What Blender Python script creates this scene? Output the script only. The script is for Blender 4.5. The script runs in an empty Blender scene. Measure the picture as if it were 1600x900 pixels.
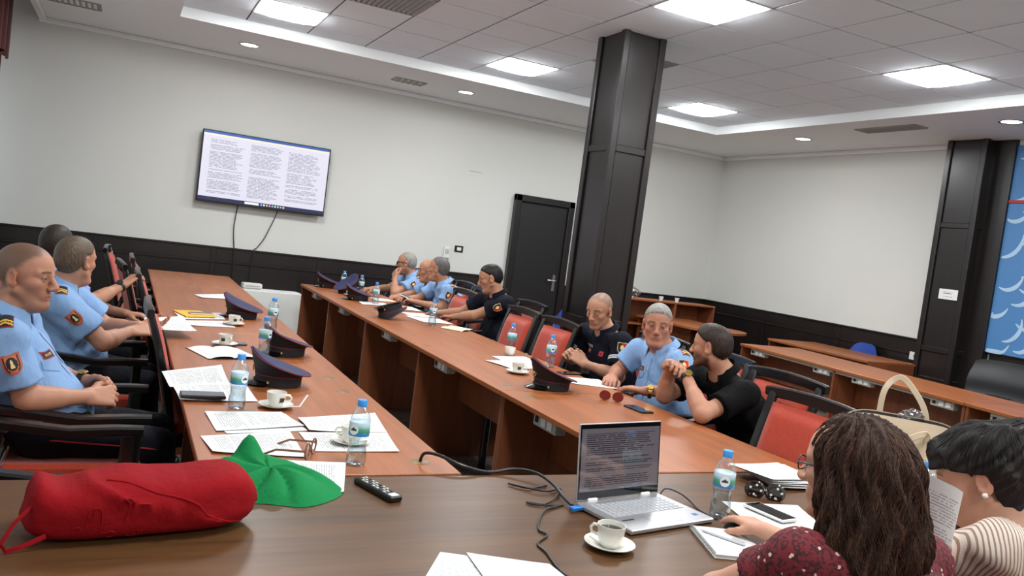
import bpy, math, random
import numpy as np
from mathutils import Vector, Matrix
from mathutils.bvhtree import BVHTree
random.seed(7)
S = bpy.context.scene
COL = S.collection

# ------------------------------------------------------------------ camera, world, exposure
YAW, PITCH, ROLL, FPX = 0.45088, 0.05686, 0.12955, 1267.65
def cam_basis():
    cy, sy = math.cos(YAW), math.sin(YAW)
    f = Vector((sy * math.cos(PITCH), cy * math.cos(PITCH), -math.sin(PITCH)))
    r = Vector((cy, -sy, 0)); u = r.cross(f)
    c, s = math.cos(ROLL), math.sin(ROLL)
    return c * r + s * u, -s * r + c * u, f
_r, _u, _f = cam_basis()
cam = bpy.data.cameras.new('camera'); cam.sensor_width = 36.0; cam.lens = FPX / 1600 * 36.0
cam.clip_start = 0.05
camo = bpy.data.objects.new('camera', cam); COL.objects.link(camo)
camo.matrix_world = Matrix(((_r.x, _u.x, -_f.x, 0), (_r.y, _u.y, -_f.y, 0), (_r.z, _u.z, -_f.z, 1.52), (0, 0, 0, 1)))
S.camera = camo
w = bpy.data.worlds.new('sky'); S.world = w; w.use_nodes = True
_bg = w.node_tree.nodes['Background']; _bg.inputs[0].default_value = (0.86, 0.93, 1.0, 1); _bg.inputs[1].default_value = .85
S.view_settings.view_transform = 'Standard'; S.view_settings.look = 'None'
S.view_settings.gamma = 1.0; S.view_settings.use_curve_mapping = False
S.view_settings.exposure = 0.3
PANEL_W = 44.0        # radiance of each square ceiling panel
SPOT_W = 4.0          # watts of each round downlight

# ------------------------------------------------------------------ node helpers / materials
class NT:
    def __init__(s, m):
        s.t = m.node_tree; s.n = s.t.nodes; s.l = s.t.links
    def add(s, typ, **k):
        n = s.n.new(typ)
        for a, b in k.items(): setattr(n, a, b)
        return n
    def put(s, sock, v):
        if hasattr(v, 'is_output'): s.l.new(v, sock)
        elif v is not None:
            if isinstance(v, (tuple, list)) and len(v) == 3 and sock.type == 'RGBA': v = (*v, 1)
            sock.default_value = v
    def m(s, op, a, b=None, c=None):
        n = s.add('ShaderNodeMath', operation=op)
        for i, v in enumerate((a, b, c)):
            if v is not None: s.put(n.inputs[i], v)
        return n.outputs[0]
    def mix(s, f, a, b, typ='MIX'):
        n = s.add('ShaderNodeMix', data_type='RGBA', blend_type=typ)
        s.put(n.inputs[0], f); s.put(n.inputs[6], a); s.put(n.inputs[7], b)
        return n.outputs[2]
    def noise(s, vec, scale, detail=3, rough=.5):
        n = s.add('ShaderNodeTexNoise'); s.put(n.inputs['Vector'], vec)
        n.inputs['Scale'].default_value = scale; n.inputs['Detail'].default_value = detail; n.inputs['Roughness'].default_value = rough
        return n.outputs[0]
    def coord(s, which='Object', scale=None, loc=None):
        c = s.add('ShaderNodeTexCoord').outputs[which]
        if scale or loc:
            mp = s.add('ShaderNodeMapping'); s.l.new(c, mp.inputs[0])
            if scale: mp.inputs['Scale'].default_value = scale
            if loc: mp.inputs['Location'].default_value = loc
            return mp.outputs[0]
        return c
    def ramp(s, f, stops, interp='LINEAR'):
        n = s.add('ShaderNodeValToRGB'); n.color_ramp.interpolation = interp; e = n.color_ramp.elements
        while len(e) < len(stops): e.new(.5)
        for q, (p, c) in zip(e, stops): q.position = p; q.color = (*c, 1)
        s.put(n.inputs[0], f); return n.outputs[0]
def srgb(r, g, b):
    f = lambda c: (c / 255 / 12.92) if c / 255 <= .04045 else ((c / 255 + .055) / 1.055) ** 2.4
    return (f(r), f(g), f(b))
MATS = {}
def new_mat(name):
    m = bpy.data.materials.new(name); m.use_nodes = True; t = NT(m)
    return m, t, t.n['Principled BSDF']
def bump(t, b, h, strength=.3, dist=.002):
    n = t.add('ShaderNodeBump'); n.inputs['Strength'].default_value = strength; n.inputs['Distance'].default_value = dist
    t.put(n.inputs['Height'], h); t.l.new(n.outputs[0], b.inputs['Normal'])
def pm(name, col, rough=.5, metal=0., var=.1, vs=12., bmp=0., bs=300., coat=0., spec=.5, emit=None, es=0., sheen=0.):
    if name in MATS: return MATS[name]
    m, t, b = new_mat(name)
    co = t.coord()
    nz = t.noise(co, vs)
    lo = tuple(c * (1 - var) for c in col); hi = tuple(min(1, c * (1 + var)) for c in col)
    t.put(b.inputs['Base Color'], t.mix(nz, lo, hi))
    b.inputs['Roughness'].default_value = rough; b.inputs['Metallic'].default_value = metal
    b.inputs['Coat Weight'].default_value = coat; b.inputs['Specular IOR Level'].default_value = spec
    b.inputs['Sheen Weight'].default_value = sheen
    if bmp: bump(t, b, t.noise(co, bs, 2), bmp, .001)
    if emit: t.put(b.inputs['Emission Color'], emit); b.inputs['Emission Strength'].default_value = es
    MATS[name] = m; return m
def wood(name, c1, c2, rough=.35, axis=1, grain=26., coat=.15, spec=.5):
    if name in MATS: return MATS[name]
    m, t, b = new_mat(name)
    sc = [grain, grain, grain]; sc[axis] = 1.3
    v = t.coord('Object', tuple(sc))
    n1 = t.noise(v, 1.0, 5, .62); n2 = t.noise(t.coord('Object', tuple(x * .16 for x in sc)), 1.0, 3)
    n3 = t.noise(t.coord('Object', tuple(x * (3.2 if i != axis else 1.6) for i, x in enumerate(sc))), 1.0, 3, .6)
    f = t.m('ADD', t.m('ADD', t.m('MULTIPLY', n1, .5), t.m('MULTIPLY', n2, .4)), t.m('MULTIPLY', n3, .25))
    t.put(b.inputs['Base Color'], t.ramp(f, [(.36, tuple(q * .85 for q in c1)), (.78, c2)]))
    b.inputs['Roughness'].default_value = rough; b.inputs['Coat Weight'].default_value = coat; b.inputs['Coat Roughness'].default_value = .18
    b.inputs['Specular IOR Level'].default_value = spec
    bump(t, b, n1, .12, .0006)
    MATS[name] = m; return m
def vcol(name, rough=.6, metal=0., var=.06, vs=60., bmp=0., bs=400., sss=0., spec=.4, sheen=0.):
    if name in MATS: return MATS[name]
    m, t, b = new_mat(name)
    a = t.add('ShaderNodeAttribute', attribute_name='Col')
    co = t.coord(); nz = t.noise(co, vs, 4)
    g = t.m('ADD', t.m('MULTIPLY', nz, var * 2), 1 - var)
    mx = t.add('ShaderNodeVectorMath', operation='SCALE'); t.l.new(a.outputs[0], mx.inputs[0]); t.l.new(g, mx.inputs['Scale'])
    t.l.new(mx.outputs[0], b.inputs['Base Color'])
    b.inputs['Roughness'].default_value = rough; b.inputs['Metallic'].default_value = metal; b.inputs['Specular IOR Level'].default_value = spec
    b.inputs['Sheen Weight'].default_value = sheen
    if sss:
        b.inputs['Subsurface Weight'].default_value = sss; b.inputs['Subsurface Radius'].default_value = (.01, .004, .002); b.inputs['Subsurface Scale'].default_value = 1.0
    if bmp: bump(t, b, t.noise(co, bs, 3), bmp, .001)
    MATS[name] = m; return m
def text_mat(name, base, ink, lines=34, emit=0., mu=.1, mv=.07, seed=0., rough=.75, wordscale=38., dens=.43, coat=0.):
    """flat print: rows of small words; UV 0..1 over the sheet"""
    if name in MATS: return MATS[name]
    m, t, b = new_mat(name)
    uv = t.add('ShaderNodeSeparateXYZ'); t.l.new(t.add('ShaderNodeTexCoord').outputs['UV'], uv.inputs[0])
    u, v = uv.outputs[0], uv.outputs[1]
    vn = t.m('MULTIPLY', v, float(lines)); row = t.m('FLOOR', vn); fr = t.m('FRACT', vn)
    ln = t.m('MULTIPLY', t.m('GREATER_THAN', fr, .3), t.m('LESS_THAN', fr, .74))
    cb = t.add('ShaderNodeCombineXYZ'); t.put(cb.inputs[0], t.m('MULTIPLY', u, wordscale)); t.put(cb.inputs[1], t.m('MULTIPLY', row, 7.31)); cb.inputs[2].default_value = seed
    wd = t.m('GREATER_THAN', t.noise(cb.outputs[0], 1.0, 2), dens)
    wn = t.add('ShaderNodeTexWhiteNoise', noise_dimensions='1D'); t.put(wn.inputs['W'], t.m('ADD', row, seed))
    rnd = wn.outputs[0]
    end = t.m('LESS_THAN', u, t.m('MULTIPLY_ADD', t.m('POWER', rnd, .35), .62 - mu, .38))
    blank = t.m('GREATER_THAN', rnd, .14)
    mar = t.m('MULTIPLY', t.m('MULTIPLY', t.m('GREATER_THAN', u, mu), t.m('LESS_THAN', u, 1 - mu)), t.m('MULTIPLY', t.m('GREATER_THAN', v, mv), t.m('LESS_THAN', v, 1 - mv)))
    k = t.m('MULTIPLY', t.m('MULTIPLY', ln, wd), t.m('MULTIPLY', t.m('MULTIPLY', end, blank), mar))
    c = t.mix(k, base, ink)
    t.put(b.inputs['Base Color'], c if not emit else (.01, .01, .012))
    b.inputs['Roughness'].default_value = rough
    b.inputs['Coat Weight'].default_value = coat; b.inputs['Coat Roughness'].default_value = .03
    if emit: t.put(b.inputs['Emission Color'], c); b.inputs['Emission Strength'].default_value = emit
    MATS[name] = m; return m
def clear(name, tint, gl=.35, rough=.03, base=.03):
    if name in MATS: return MATS[name]
    m = bpy.data.materials.new(name); m.use_nodes = True; t = NT(m); t.n.clear()
    o = t.add('ShaderNodeOutputMaterial'); tr = t.add('ShaderNodeBsdfTransparent'); g = t.add('ShaderNodeBsdfGlossy')
    tr.inputs[0].default_value = (*tint, 1); g.inputs['Roughness'].default_value = rough
    nz = t.noise(t.coord(), 30.)
    lw = t.add('ShaderNodeLayerWeight'); lw.inputs[0].default_value = .35
    fac = t.m('ADD', t.m('MULTIPLY', lw.outputs['Facing'], gl), t.m('MULTIPLY', nz, base))
    ms = t.add('ShaderNodeMixShader'); t.l.new(fac, ms.inputs[0]); t.l.new(tr.outputs[0], ms.inputs[1]); t.l.new(g.outputs[0], ms.inputs[2])
    t.l.new(ms.outputs[0], o.inputs[0]); MATS[name] = m; return m

# ------------------------------------------------------------------ mesh helpers
class MB:
    def __init__(s): s.v = []; s.f = []; s.mi = []; s.uv = {}; s.c = None
    def add(s, v, f, mi=0, M=None):
        o = len(s.v)
        s.v += [tuple(M @ Vector(p)) if M else tuple(p) for p in v]
        s.f += [tuple(i + o for i in q) for q in f]; s.mi += [mi] * len(f); return s
    def box(s, x0, x1, y0, y1, z0, z1, b=.003, mi=0, M=None):
        cx, cy, cz = (x0 + x1) / 2, (y0 + y1) / 2, (z0 + z1) / 2
        h = (abs(x1 - x0) / 2, abs(y1 - y0) / 2, abs(z1 - z0) / 2); b = min(b, *(q * .45 for q in h))
        sg = [(i, j, k) for i in (-1, 1) for j in (-1, 1) for k in (-1, 1)]; v = []
        if b <= 0:
            v = [(cx + i * h[0], cy + j * h[1], cz + k * h[2]) for i, j, k in sg]
            return s.add(v, [(0, 1, 3, 2), (4, 6, 7, 5), (0, 4, 5, 1), (2, 3, 7, 6), (0, 2, 6, 4), (1, 5, 7, 3)], mi, M)
        for g in sg:
            for a in range(3):
                v.append(tuple((cx, cy, cz)[q] + g[q] * (h[q] - (0 if q == a else b)) for q in range(3)))
        ix = {g: n * 3 for n, g in enumerate(sg)}; f = []
        for a in range(3):
            p, q = [(1, 2), (2, 0), (0, 1)][a]
            for sd in (-1, 1):
                def g(i, j):
                    t = [0, 0, 0]; t[a] = sd; t[p] = i; t[q] = j; return ix[tuple(t)] + a
                lo = [g(-1, -1), g(1, -1), g(1, 1), g(-1, 1)]; f.append(tuple(lo if sd > 0 else lo[::-1]))
            for i in (-1, 1):
                for j in (-1, 1):
                    def e(k, ax):
                        t = [0, 0, 0]; t[a] = k; t[p] = i; t[q] = j; return ix[tuple(t)] + ax
                    lo = [e(-1, p), e(1, p), e(1, q), e(-1, q)]; f.append(tuple(lo if i * j < 0 else lo[::-1]))
        for g in sg:
            n = ix[g]; t = (n, n + 1, n + 2); f.append(t if g[0] * g[1] * g[2] > 0 else t[::-1])
        return s.add(v, f, mi, M)
    def tube(s, pts, r, n=8, mi=0, cap=True, flat=1.0, upv=None, M=None):
        P = [Vector(p) for p in pts]; R = r if isinstance(r, (list, tuple)) else [r] * len(P)
        T = [(P[min(i + 1, len(P) - 1)] - P[max(i - 1, 0)]).normalized() for i in range(len(P))]
        a = Vector(upv) if upv else (Vector((0, 0, 1)) if abs(T[0].z) < .9 else Vector((1, 0, 0)))
        v = []; f = []
        nn = (a - T[0] * a.dot(T[0])).normalized()
        for i, p in enumerate(P):
            nn = nn - T[i] * nn.dot(T[i])
            nn = nn.normalized() if nn.length > 1e-6 else T[i].orthogonal().normalized()
            bb = T[i].cross(nn)
            for k in range(n):
                t = 2 * math.pi * k / n
                v.append(p + nn * math.cos(t) * R[i] * flat + bb * math.sin(t) * R[i])
        for i in range(len(P) - 1):
            for k in range(n):
                k2 = (k + 1) % n; f.append((i * n + k, i * n + k2, (i + 1) * n + k2, (i + 1) * n + k))
        if cap: f.append(tuple(range(n - 1, -1, -1))); f.append(tuple((len(P) - 1) * n + k for k in range(n)))
        return s.add(v, f, mi, M)
    def bar(s, pts, w, h, mi=0, upv=(0, 0, 1), M=None):
        """rectangular section swept along pts (w sideways, h along upv)"""
        P = [Vector(p) for p in pts]; v = []; f = []
        for i, p in enumerate(P):
            T = (P[min(i + 1, len(P) - 1)] - P[max(i - 1, 0)]).normalized(); U = Vector(upv); U = (U - T * U.dot(T)).normalized(); B = T.cross(U)
            ww = w[i] if isinstance(w, (list, tuple)) else w; hh = h[i] if isinstance(h, (list, tuple)) else h
            c = min(ww, hh) * .22
            for (a, b) in ((-1, -1), (1, -1), (1, 1), (-1, 1)):
                for (ca, cb) in (((c, 0), (0, c)) if a * b < 0 else ((0, c), (c, 0))):
                    v.append(p + B * a * (ww / 2 - ca) + U * b * (hh / 2 - cb))
        n = 8
        for i in range(len(P) - 1):
            for k in range(n):
                k2 = (k + 1) % n; f.append((i * n + k, i * n + k2, (i + 1) * n + k2, (i + 1) * n + k))
        f.append(tuple(range(n - 1, -1, -1))); f.append(tuple((len(P) - 1) * n + k for k in range(n)))
        return s.add(v, f, mi, M)
    def lathe(s, prof, n=20, c=(0, 0, 0), mi=0, sx=1, sy=1, M=None):
        v = []; f = []
        for r, z in prof:
            for k in range(n):
                t = 2 * math.pi * k / n; v.append((c[0] + r * math.cos(t) * sx, c[1] + r * math.sin(t) * sy, c[2] + z))
        for i in range(len(prof) - 1):
            for k in range(n):
                k2 = (k + 1) % n; f.append((i * n + k, i * n + k2, (i + 1) * n + k2, (i + 1) * n + k))
        if prof[0][0] > 1e-5: f.append(tuple(range(n - 1, -1, -1)))
        if prof[-1][0] > 1e-5: f.append(tuple((len(prof) - 1) * n + k for k in range(n)))
        return s.add(v, f, mi, M)
    def grid(s, fn, nu, nv, mi=0, uv=True):
        o = len(s.v); fo = len(s.f)
        s.v += [tuple(fn(i / nu, j / nv)) for j in range(nv + 1) for i in range(nu + 1)]
        for j in range(nv):
            for i in range(nu):
                a = o + j * (nu + 1) + i; s.f.append((a, a + 1, a + nu + 2, a + nu + 1)); s.mi.append(mi)
        if uv:
            for j in range(nv + 1):
                for i in range(nu + 1): s.uv[o + j * (nu + 1) + i] = (i / nu, j / nv)
        return s
    def prism(s, poly, z0, z1, mi=0, M=None):
        n = len(poly); v = [(x, y, z0) for x, y in poly] + [(x, y, z1) for x, y in poly]
        f = [tuple(range(n - 1, -1, -1)), tuple(range(n, 2 * n))] + [(i, (i + 1) % n, n + (i + 1) % n, n + i) for i in range(n)]
        return s.add(v, f, mi, M)
    def build(s, name, mats, parent=None, loc=None, rz=0, ang=35, smooth=True):
        me = bpy.data.meshes.new(name); me.from_pydata([tuple(p) for p in s.v], [], s.f)
        if not isinstance(mats, (list, tuple)): mats = [mats]
        for m in mats: me.materials.append(m)
        if any(s.mi): me.polygons.foreach_set('material_index', s.mi)
        if s.uv:
            ul = me.uv_layers.new(name='UVMap')
            for l in me.loops: ul.data[l.index].uv = s.uv.get(l.vertex_index, (0, 0))
        if s.c is not None:
            ca = me.color_attributes.new('Col', 'FLOAT_COLOR', 'POINT')
            ca.data.foreach_set('color', np.asarray([(*q, 1) for q in s.c], np.float32).ravel())
        me.update()
        if smooth: me.shade_smooth(); me.set_sharp_from_angle(angle=math.radians(ang))
        o = bpy.data.objects.new(name, me); COL.objects.link(o)
        if parent: o.parent = parent
        if loc: o.location = loc
        if rz: o.rotation_euler = (0, 0, rz)
        return o
def tag(o, label=None, cat=None, group=None, kind=None):
    if label: o['label'] = label
    if cat: o['category'] = cat
    if group: o['group'] = group
    if kind: o['kind'] = kind
    return o
def empty(name, loc, rz=0, label=None, cat=None, group=None, kind=None):
    o = bpy.data.objects.new(name, None); COL.objects.link(o); o.location = loc; o.rotation_euler = (0, 0, rz); o.empty_display_size = .1
    return tag(o, label, cat, group, kind)
def copy_tree(o, loc=None, rz=None, label=None, parent=None):
    c = o.copy(); COL.objects.link(c); c.parent = parent
    if loc is not None: c.location = loc
    if rz is not None: c.rotation_euler = (c.rotation_euler[0], c.rotation_euler[1], rz)
    if label: c['label'] = label
    for ch in o.children: copy_tree(ch, parent=c)
    return c
def box(name, m, x0, x1, y0, y1, z0, z1, parent=None, b=.003):
    return MB().box(x0, x1, y0, y1, z0, z1, b).build(name, m, parent)
# ------------------------------------------------------------------ materials of the place
PLASTER = pm('plaster', srgb(216, 217, 212), .85, var=.02, vs=3, bmp=.15, bs=500)
SOFFIT = pm('soffit_paint', srgb(234, 237, 237), .85, var=.02, vs=2)
TILE = pm('ceiling_tile_paint', srgb(232, 240, 247), .9, var=.03, vs=8, bmp=.3, bs=350)
GAPM = pm('ceiling_grid_shadow_gap', srgb(46, 45, 44), .9)
DARKW = wood('dark_wood_panel', srgb(22, 18, 17), srgb(36, 30, 29), .32, axis=2, grain=20, coat=.1)
CHERRY = wood('cherry_laminate', srgb(128, 69, 34), srgb(168, 99, 54), .4, axis=1, grain=16, coat=.03, spec=.32)
CHERRYV = wood('cherry_laminate_upright', srgb(108, 58, 33), srgb(144, 82, 51), .36, axis=2, grain=16, coat=.15)
WALNUT = wood('dark_walnut_veneer', srgb(66, 42, 23), srgb(106, 73, 44), .36, axis=0, grain=18, coat=.0, spec=.25)
WHITE = pm('white_paint', srgb(226, 226, 222), .5, var=.02)
STEEL = pm('brushed_steel', srgb(190, 190, 188), .3, metal=1., var=.05)
BLACKP = pm('black_plastic', srgb(16, 16, 17), .4, var=.1)
GREYP = pm('grey_plastic', srgb(186, 186, 178), .5, var=.04)

XL, XR, YB, YF, ZS, ZC = -1.5, 8.2, 10.05, -3.5, 3.22, 3.32
WZ = 1.02     # height of the dark wainscot
def floor_mat():
    m, t, b = new_mat('speckled_floor')
    v = t.add('ShaderNodeTexVoronoi'); v.inputs['Scale'].default_value = 130.; t.l.new(t.coord(), v.inputs['Vector'])
    sp = t.add('ShaderNodeSeparateColor'); t.l.new(v.outputs['Color'], sp.inputs[0])
    c = t.ramp(sp.outputs[0], [(0., srgb(58, 54, 50)), (.45, srgb(96, 90, 84)), (.8, srgb(132, 126, 118)), (1., srgb(176, 170, 162))])
    t.put(b.inputs['Base Color'], c); b.inputs['Roughness'].default_value = .45
    return m
def structure(o): o['kind'] = 'structure'; return o
fl = structure(MB().box(XL - .2, XR + .2, YF - .2, YB + .2, -.12, 0, 0).build('floor', floor_mat()))

wb = structure(MB().box(XL - .2, XR + .2, YB, YB + .2, 0, 3.6, 0).build('wall_back', PLASTER))
wr = structure(MB().box(XR, XR + .2, YF, YB, 0, 3.6, 0).build('wall_right', PLASTER))
wf = structure(MB().box(XL - .2, XR + .2, YF - .2, YF, 0, 3.6, 0).build('wall_front', PLASTER))
# window wall: piers, sill and head around three openings
wl = MB()
OPEN = [(7.35, 9.88), (4.45, 6.95), (1.55, 4.05), (-1.35, 1.15)]
wl.box(XL - .2, XL, YF, YB, 0, .95, 0); wl.box(XL - .2, XL, YF, YB, 2.8, 3.6, 0)
ys = [YF] + [q for o in sorted(OPEN) for q in o] + [YB]
for a, b in zip(ys[::2], ys[1::2]): wl.box(XL - .2, XL, a, b, .95, 2.8, 0)
wlo = structure(wl.build('wall_left', PLASTER))
PANE = clear('window_glass', (.96, .98, .98), .2, .02)
for k, (a, b) in enumerate(OPEN):
    fr = MB(); x0, x1 = XL - .13, XL - .07
    for z0, z1 in ((.95, 1.01), (2.74, 2.8)): fr.box(x0, x1, a, b, z0, z1)
    for y in (a, (a + b) / 2 - .03, b - .06): fr.box(x0, x1, y, y + .06, 1.01, 2.74)
    wo = structure(fr.build('window_%d' % (k + 1), WHITE))
    for y0, y1 in ((a + .06, (a + b) / 2 - .03), ((a + b) / 2 + .03, b - .06)):
        MB().box(XL - .104, XL - .098, y0, y1, 1.01, 2.74, 0).build('pane', PANE, wo)
    L = bpy.data.lights.new('daylight_portal', 'AREA'); L.shape = 'RECTANGLE'; L.size = 1.85; L.size_y = b - a; L.cycles.is_portal = True
    lo = bpy.data.objects.new('daylight_portal', L); COL.objects.link(lo); lo.location = (XL - .15, (a + b) / 2, 1.875); lo.rotation_euler = (0, math.radians(-90), 0)

# ---- wainscot: every panel a piece of its wall
def wainscot(wall, along, fixed, a, b, sgn, n):
    """along 'x' : runs in x on plane y=fixed ; along 'y' : runs in y on plane x=fixed"""
    st = (b - a) / n
    def put(name, p, q, z0, z1, t0, t1):
        c0, c1 = sorted((fixed + sgn * t0, fixed + sgn * t1))
        if along == 'x': box(name, DARKW, p, q, c0, c1, z0, z1, wall, .004)
        else: box(name, DARKW, c0, c1, p, q, z0, z1, wall, .004)
    for k in range(n):
        p, q = a + k * st, a + (k + 1) * st
        put('wainscot_panel', p + .004, q - .004, .11, .83, 0, .022)
        put('wainscot_panel', p + .004, q - .004, .855, WZ - .02, 0, .022)
        put('wainscot_stile', p - .03, p + .03, .1, WZ - .02, 0, .03)
    put('wainscot_rail', a, b, .828, .858, 0, .034); put('wainscot_rail', a, b, WZ - .022, WZ, 0, .04); put('baseboard', a, b, 0, .11, 0, .03)
wainscot(wb, 'x', YB, XL, 4.66, -1, 5)
wainscot(wb, 'x', YB, 5.7, XR, -1, 2)
wainscot(wr, 'y', XR, 6.06, YB, -1, 3)
wainscot(wr, 'y', XR, YF, 5.4, -1, 7)

# ---- ceiling: dropped white border with a raised field of square tiles
CX0, CX1, CY0, CY1 = .29, 6.73, -1.65, 8.49
ce = MB()
ce.box(-1.0, CX0, YF, YB, ZS, ZS + .3, 0); ce.box(CX1, XR, YF, YB, ZS, ZS + .3, 0)
ce.box(CX0, CX1, CY1, YB, ZS, ZS + .3, 0); ce.box(CX0, CX1, YF, CY0, ZS, ZS + .3, 0)
ce.box(XL, -1.0, YF, YB, 3.5, 3.6, 0)
ceo = structure(ce.build('ceiling', SOFFIT))
box('ceiling_grid_backing', GAPM, CX0, CX1, CY0, CY1, ZC + .007, ZC + .04, ceo, 0)
# slim white moulding where the border meets the walls
t1 = MB(); t1.box(-1.0, XR, YB - .05, YB, ZS - .055, ZS, .008); structure(t1.build('trim_1', SOFFIT))
t2 = MB(); t2.box(XR - .05, XR, YF, YB - .05, ZS - .055, ZS, .008); structure(t2.build('trim_2', SOFFIT))
t3 = MB(); t3.box(-1.0, -.93, YF, YB - .05, ZS - .03, ZS, .008); structure(t3.build('trim_3', SOFFIT))
GX = [3.24 + .59 * k for k in range(-5, 7)]; GY = [4.416 + .607 * k for k in range(-10, 8)]
LIGHTS = [(i, j) for i in (1, 5, 9) for j in (0, 5, 10, 15)]
VENTS = [(2, 13), (6, 13)]
tile_me = {}
for i in range(11):
    for j in range(17):
        if (i, j) in LIGHTS or (i, j) in VENTS: continue
        x0, x1, y0, y1 = GX[i], min(GX[i + 1], CX1), GY[j], min(GY[j + 1], CY1)
        if x1 - x0 < .03 or y1 - y0 < .03: continue
        key = (round(x1 - x0, 3), round(y1 - y0, 3)); wx, wy = key
        if key not in tile_me:
            o = MB().box(-wx / 2 + .007, wx / 2 - .007, -wy / 2 + .007, wy / 2 - .007, 0, .008, .002).build('ceiling_tile', TILE, ceo); tile_me[key] = o.data
        else:
            o = bpy.data.objects.new('ceiling_tile', tile_me[key]); COL.objects.link(o); o.parent = ceo
        o.location = ((x0 + x1) / 2, (y0 + y1) / 2, ZC + random.uniform(-.0012, .0012))
# ---- square LED panels
GLOW = pm('led_diffuser', (.9, .95, 1.), .6, var=.01, emit=(.96, .985, 1.), es=PANEL_W)
where = {(1, 15): 'square ceiling light panel nearest the wall screen', (5, 15): 'square ceiling light panel left of the dark pillar, above the door end',
         (9, 15): 'square ceiling light panel just right of the dark pillar', (5, 10): 'square ceiling light panel cut by the top edge, above the pillar',
         (9, 10): 'large square ceiling light panel farthest to the right'}
for (i, j) in LIGHTS:
    cx, cy = GX[i] + .295, GY[j] + .3035
    e = empty('ceiling_light_panel', (cx, cy, ZC), 0, where.get((i, j), 'square ceiling light panel out of view overhead'), 'ceiling light', 'square LED ceiling panels')
    f = MB(); W, H = .287, .296
    for a in (-1, 1): f.box(a * W - .008, a * W + .008, -H, H, -.004, .02, .002); f.box(-W, W, a * H - .008, a * H + .008, -.004, .02, .002)
    f.build('frame', WHITE, e); MB().grid(lambda u, v: ((2 * u - 1) * (W - .008), (1 - 2 * v) * (H - .008), -.045 * (1 - (2 * u - 1) ** 4) * (1 - (2 * v - 1) ** 4)), 8, 8, uv=False).build('diffuser', GLOW, e)  # flat diffuser given an added dome, shaped to throw light onto the ceiling
# ---- vents
VENTM = pm('vent_metal', srgb(150, 148, 144), .5, metal=.2); VDARK = pm('vent_dark', srgb(60, 60, 60), .8)
def vent(name, loc, lx, ly, z, label, n=13, rz=0):
    e = empty(name, (loc[0], loc[1], z), rz, label, 'vent')
    MB().box(-lx / 2, lx / 2, -ly / 2, ly / 2, .004, .012, 0).build('backing', VDARK, e)
    f = MB()
    for a in (-1, 1): f.box(a * lx / 2 - .012, a * lx / 2 + .012, -ly / 2, ly / 2, -.006, .01); f.box(-lx / 2, lx / 2, a * ly / 2 - .012, a * ly / 2 + .012, -.006, .01)
    f.build('frame', VENTM, e)
    for k in range(n):
        x = -lx / 2 + lx * (k + .5) / n
        M = Matrix.Translation((x, 0, 0)) @ Matrix.Rotation(.6, 4, 'Y')
        MB().box(-lx / n * .42, lx / n * .42, -ly / 2, ly / 2, -.0015, .0015, 0, M=M).build('slat', VENTM, e)
vent('ceiling_vent', (GX[2] + .295, GY[13] + .3035), .56, .57, ZC, 'grey slatted vent among the ceiling tiles at the top edge')
vent('ceiling_vent', (GX[6] + .295, GY[13] + .3035), .56, .57, ZC, 'slatted tile vent half hidden behind the dark pillar')
vent('ceiling_vent', (2.83, 9.3), .36, .22, ZS - .002, 'small grey vent in the white border left of a downlight', 5)
vent('ceiling_vent', (7.17, 6.2), .2, .75, ZS - .002, 'long dark slotted vent in the white border above the blank right wall', 4)
vent('ceiling_vent', (-.62, 8.9), .45, .3, ZS - .002, 'slatted vent in the white border at the top left corner', 9)
# ---- round downlights
DGLOW = pm('downlight_lens', (1., .96, .85), .5, var=.01, emit=(1., .93, .78), es=14.)
dl = [(1.01, 9.16, 'round recessed downlight above and right of the wall screen'), (3.52, 9.22, 'round recessed downlight left of the dark pillar'),
      (7.33, 7.59, 'round recessed downlight above the blank right wall'), (7.29, 4.96, 'round recessed downlight at the far right edge')]
for x, y, lb in dl:
    e = empty('downlight', (x, y, ZS), 0, lb, 'downlight', 'round recessed downlights')
    MB().lathe([(.086, -.002), (.09, -.008), (.108, -.008), (.113, 0)], 28).build('ring', STEEL, e)
    MB().lathe([(.0001, -.003), (.086, -.003), (.086, 0)], 28).build('lens', DGLOW, e)
    L = bpy.data.lights.new('downlight_lamp', 'SPOT'); L.energy = SPOT_W; L.spot_size = 2.2; L.spot_blend = 1.; L.shadow_soft_size = .05; L.color = (1., .93, .8)
    lo = bpy.data.objects.new('downlight_lamp', L); COL.objects.link(lo); lo.parent = e; lo.location = (0, 0, -.02)

# ---- free-standing clad pillar and the half column on the right wall
def clad(name, x0, x1, y0, y1, ztop, rails, label):
    e = empty(name, ((x0 + x1) / 2, (y0 + y1) / 2, 0), 0, label, 'pillar', kind='structure')
    hx, hy = (x1 - x0) / 2, (y1 - y0) / 2
    box('core', DARKW, -hx, hx, -hy, hy, 0, ztop, e, 0)
    for a in (-1, 1):
        for b in (-1, 1): box('corner_stile', DARKW, a * hx - .03, a * hx + .03, b * hy - .03, b * hy + .03, 0, ztop, e, .006)
    zs = [.1] + rails + [ztop]
    for z0, z1 in zip(zs[:-1], zs[1:]):
        for a in (-1, 1):
            box('panel', DARKW, -hx + .04, hx - .04, a * hy - .008, a * hy + .008, z0 + .02, z1 - .02, e, .003)
            box('panel', DARKW, a * hx - .008, a * hx + .008, -hy + .04, hy - .04, z0 + .02, z1 - .02, e, .003)
    for z in rails:
        for a in (-1, 1):
            box('rail', DARKW, -hx + .03, hx - .03, a * hy - .022, a * hy + .022, z - .03, z + .03, e, .006)
            box('rail', DARKW, a * hx - .022, a * hx + .022, -hy + .03, hy - .03, z - .03, z + .03, e, .006)
    return e
clad('pillar', 3.47, 3.82, 5.68, 6.04, ZC, [.95, 2.38], 'free-standing dark wood clad pillar in mid room')
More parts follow.
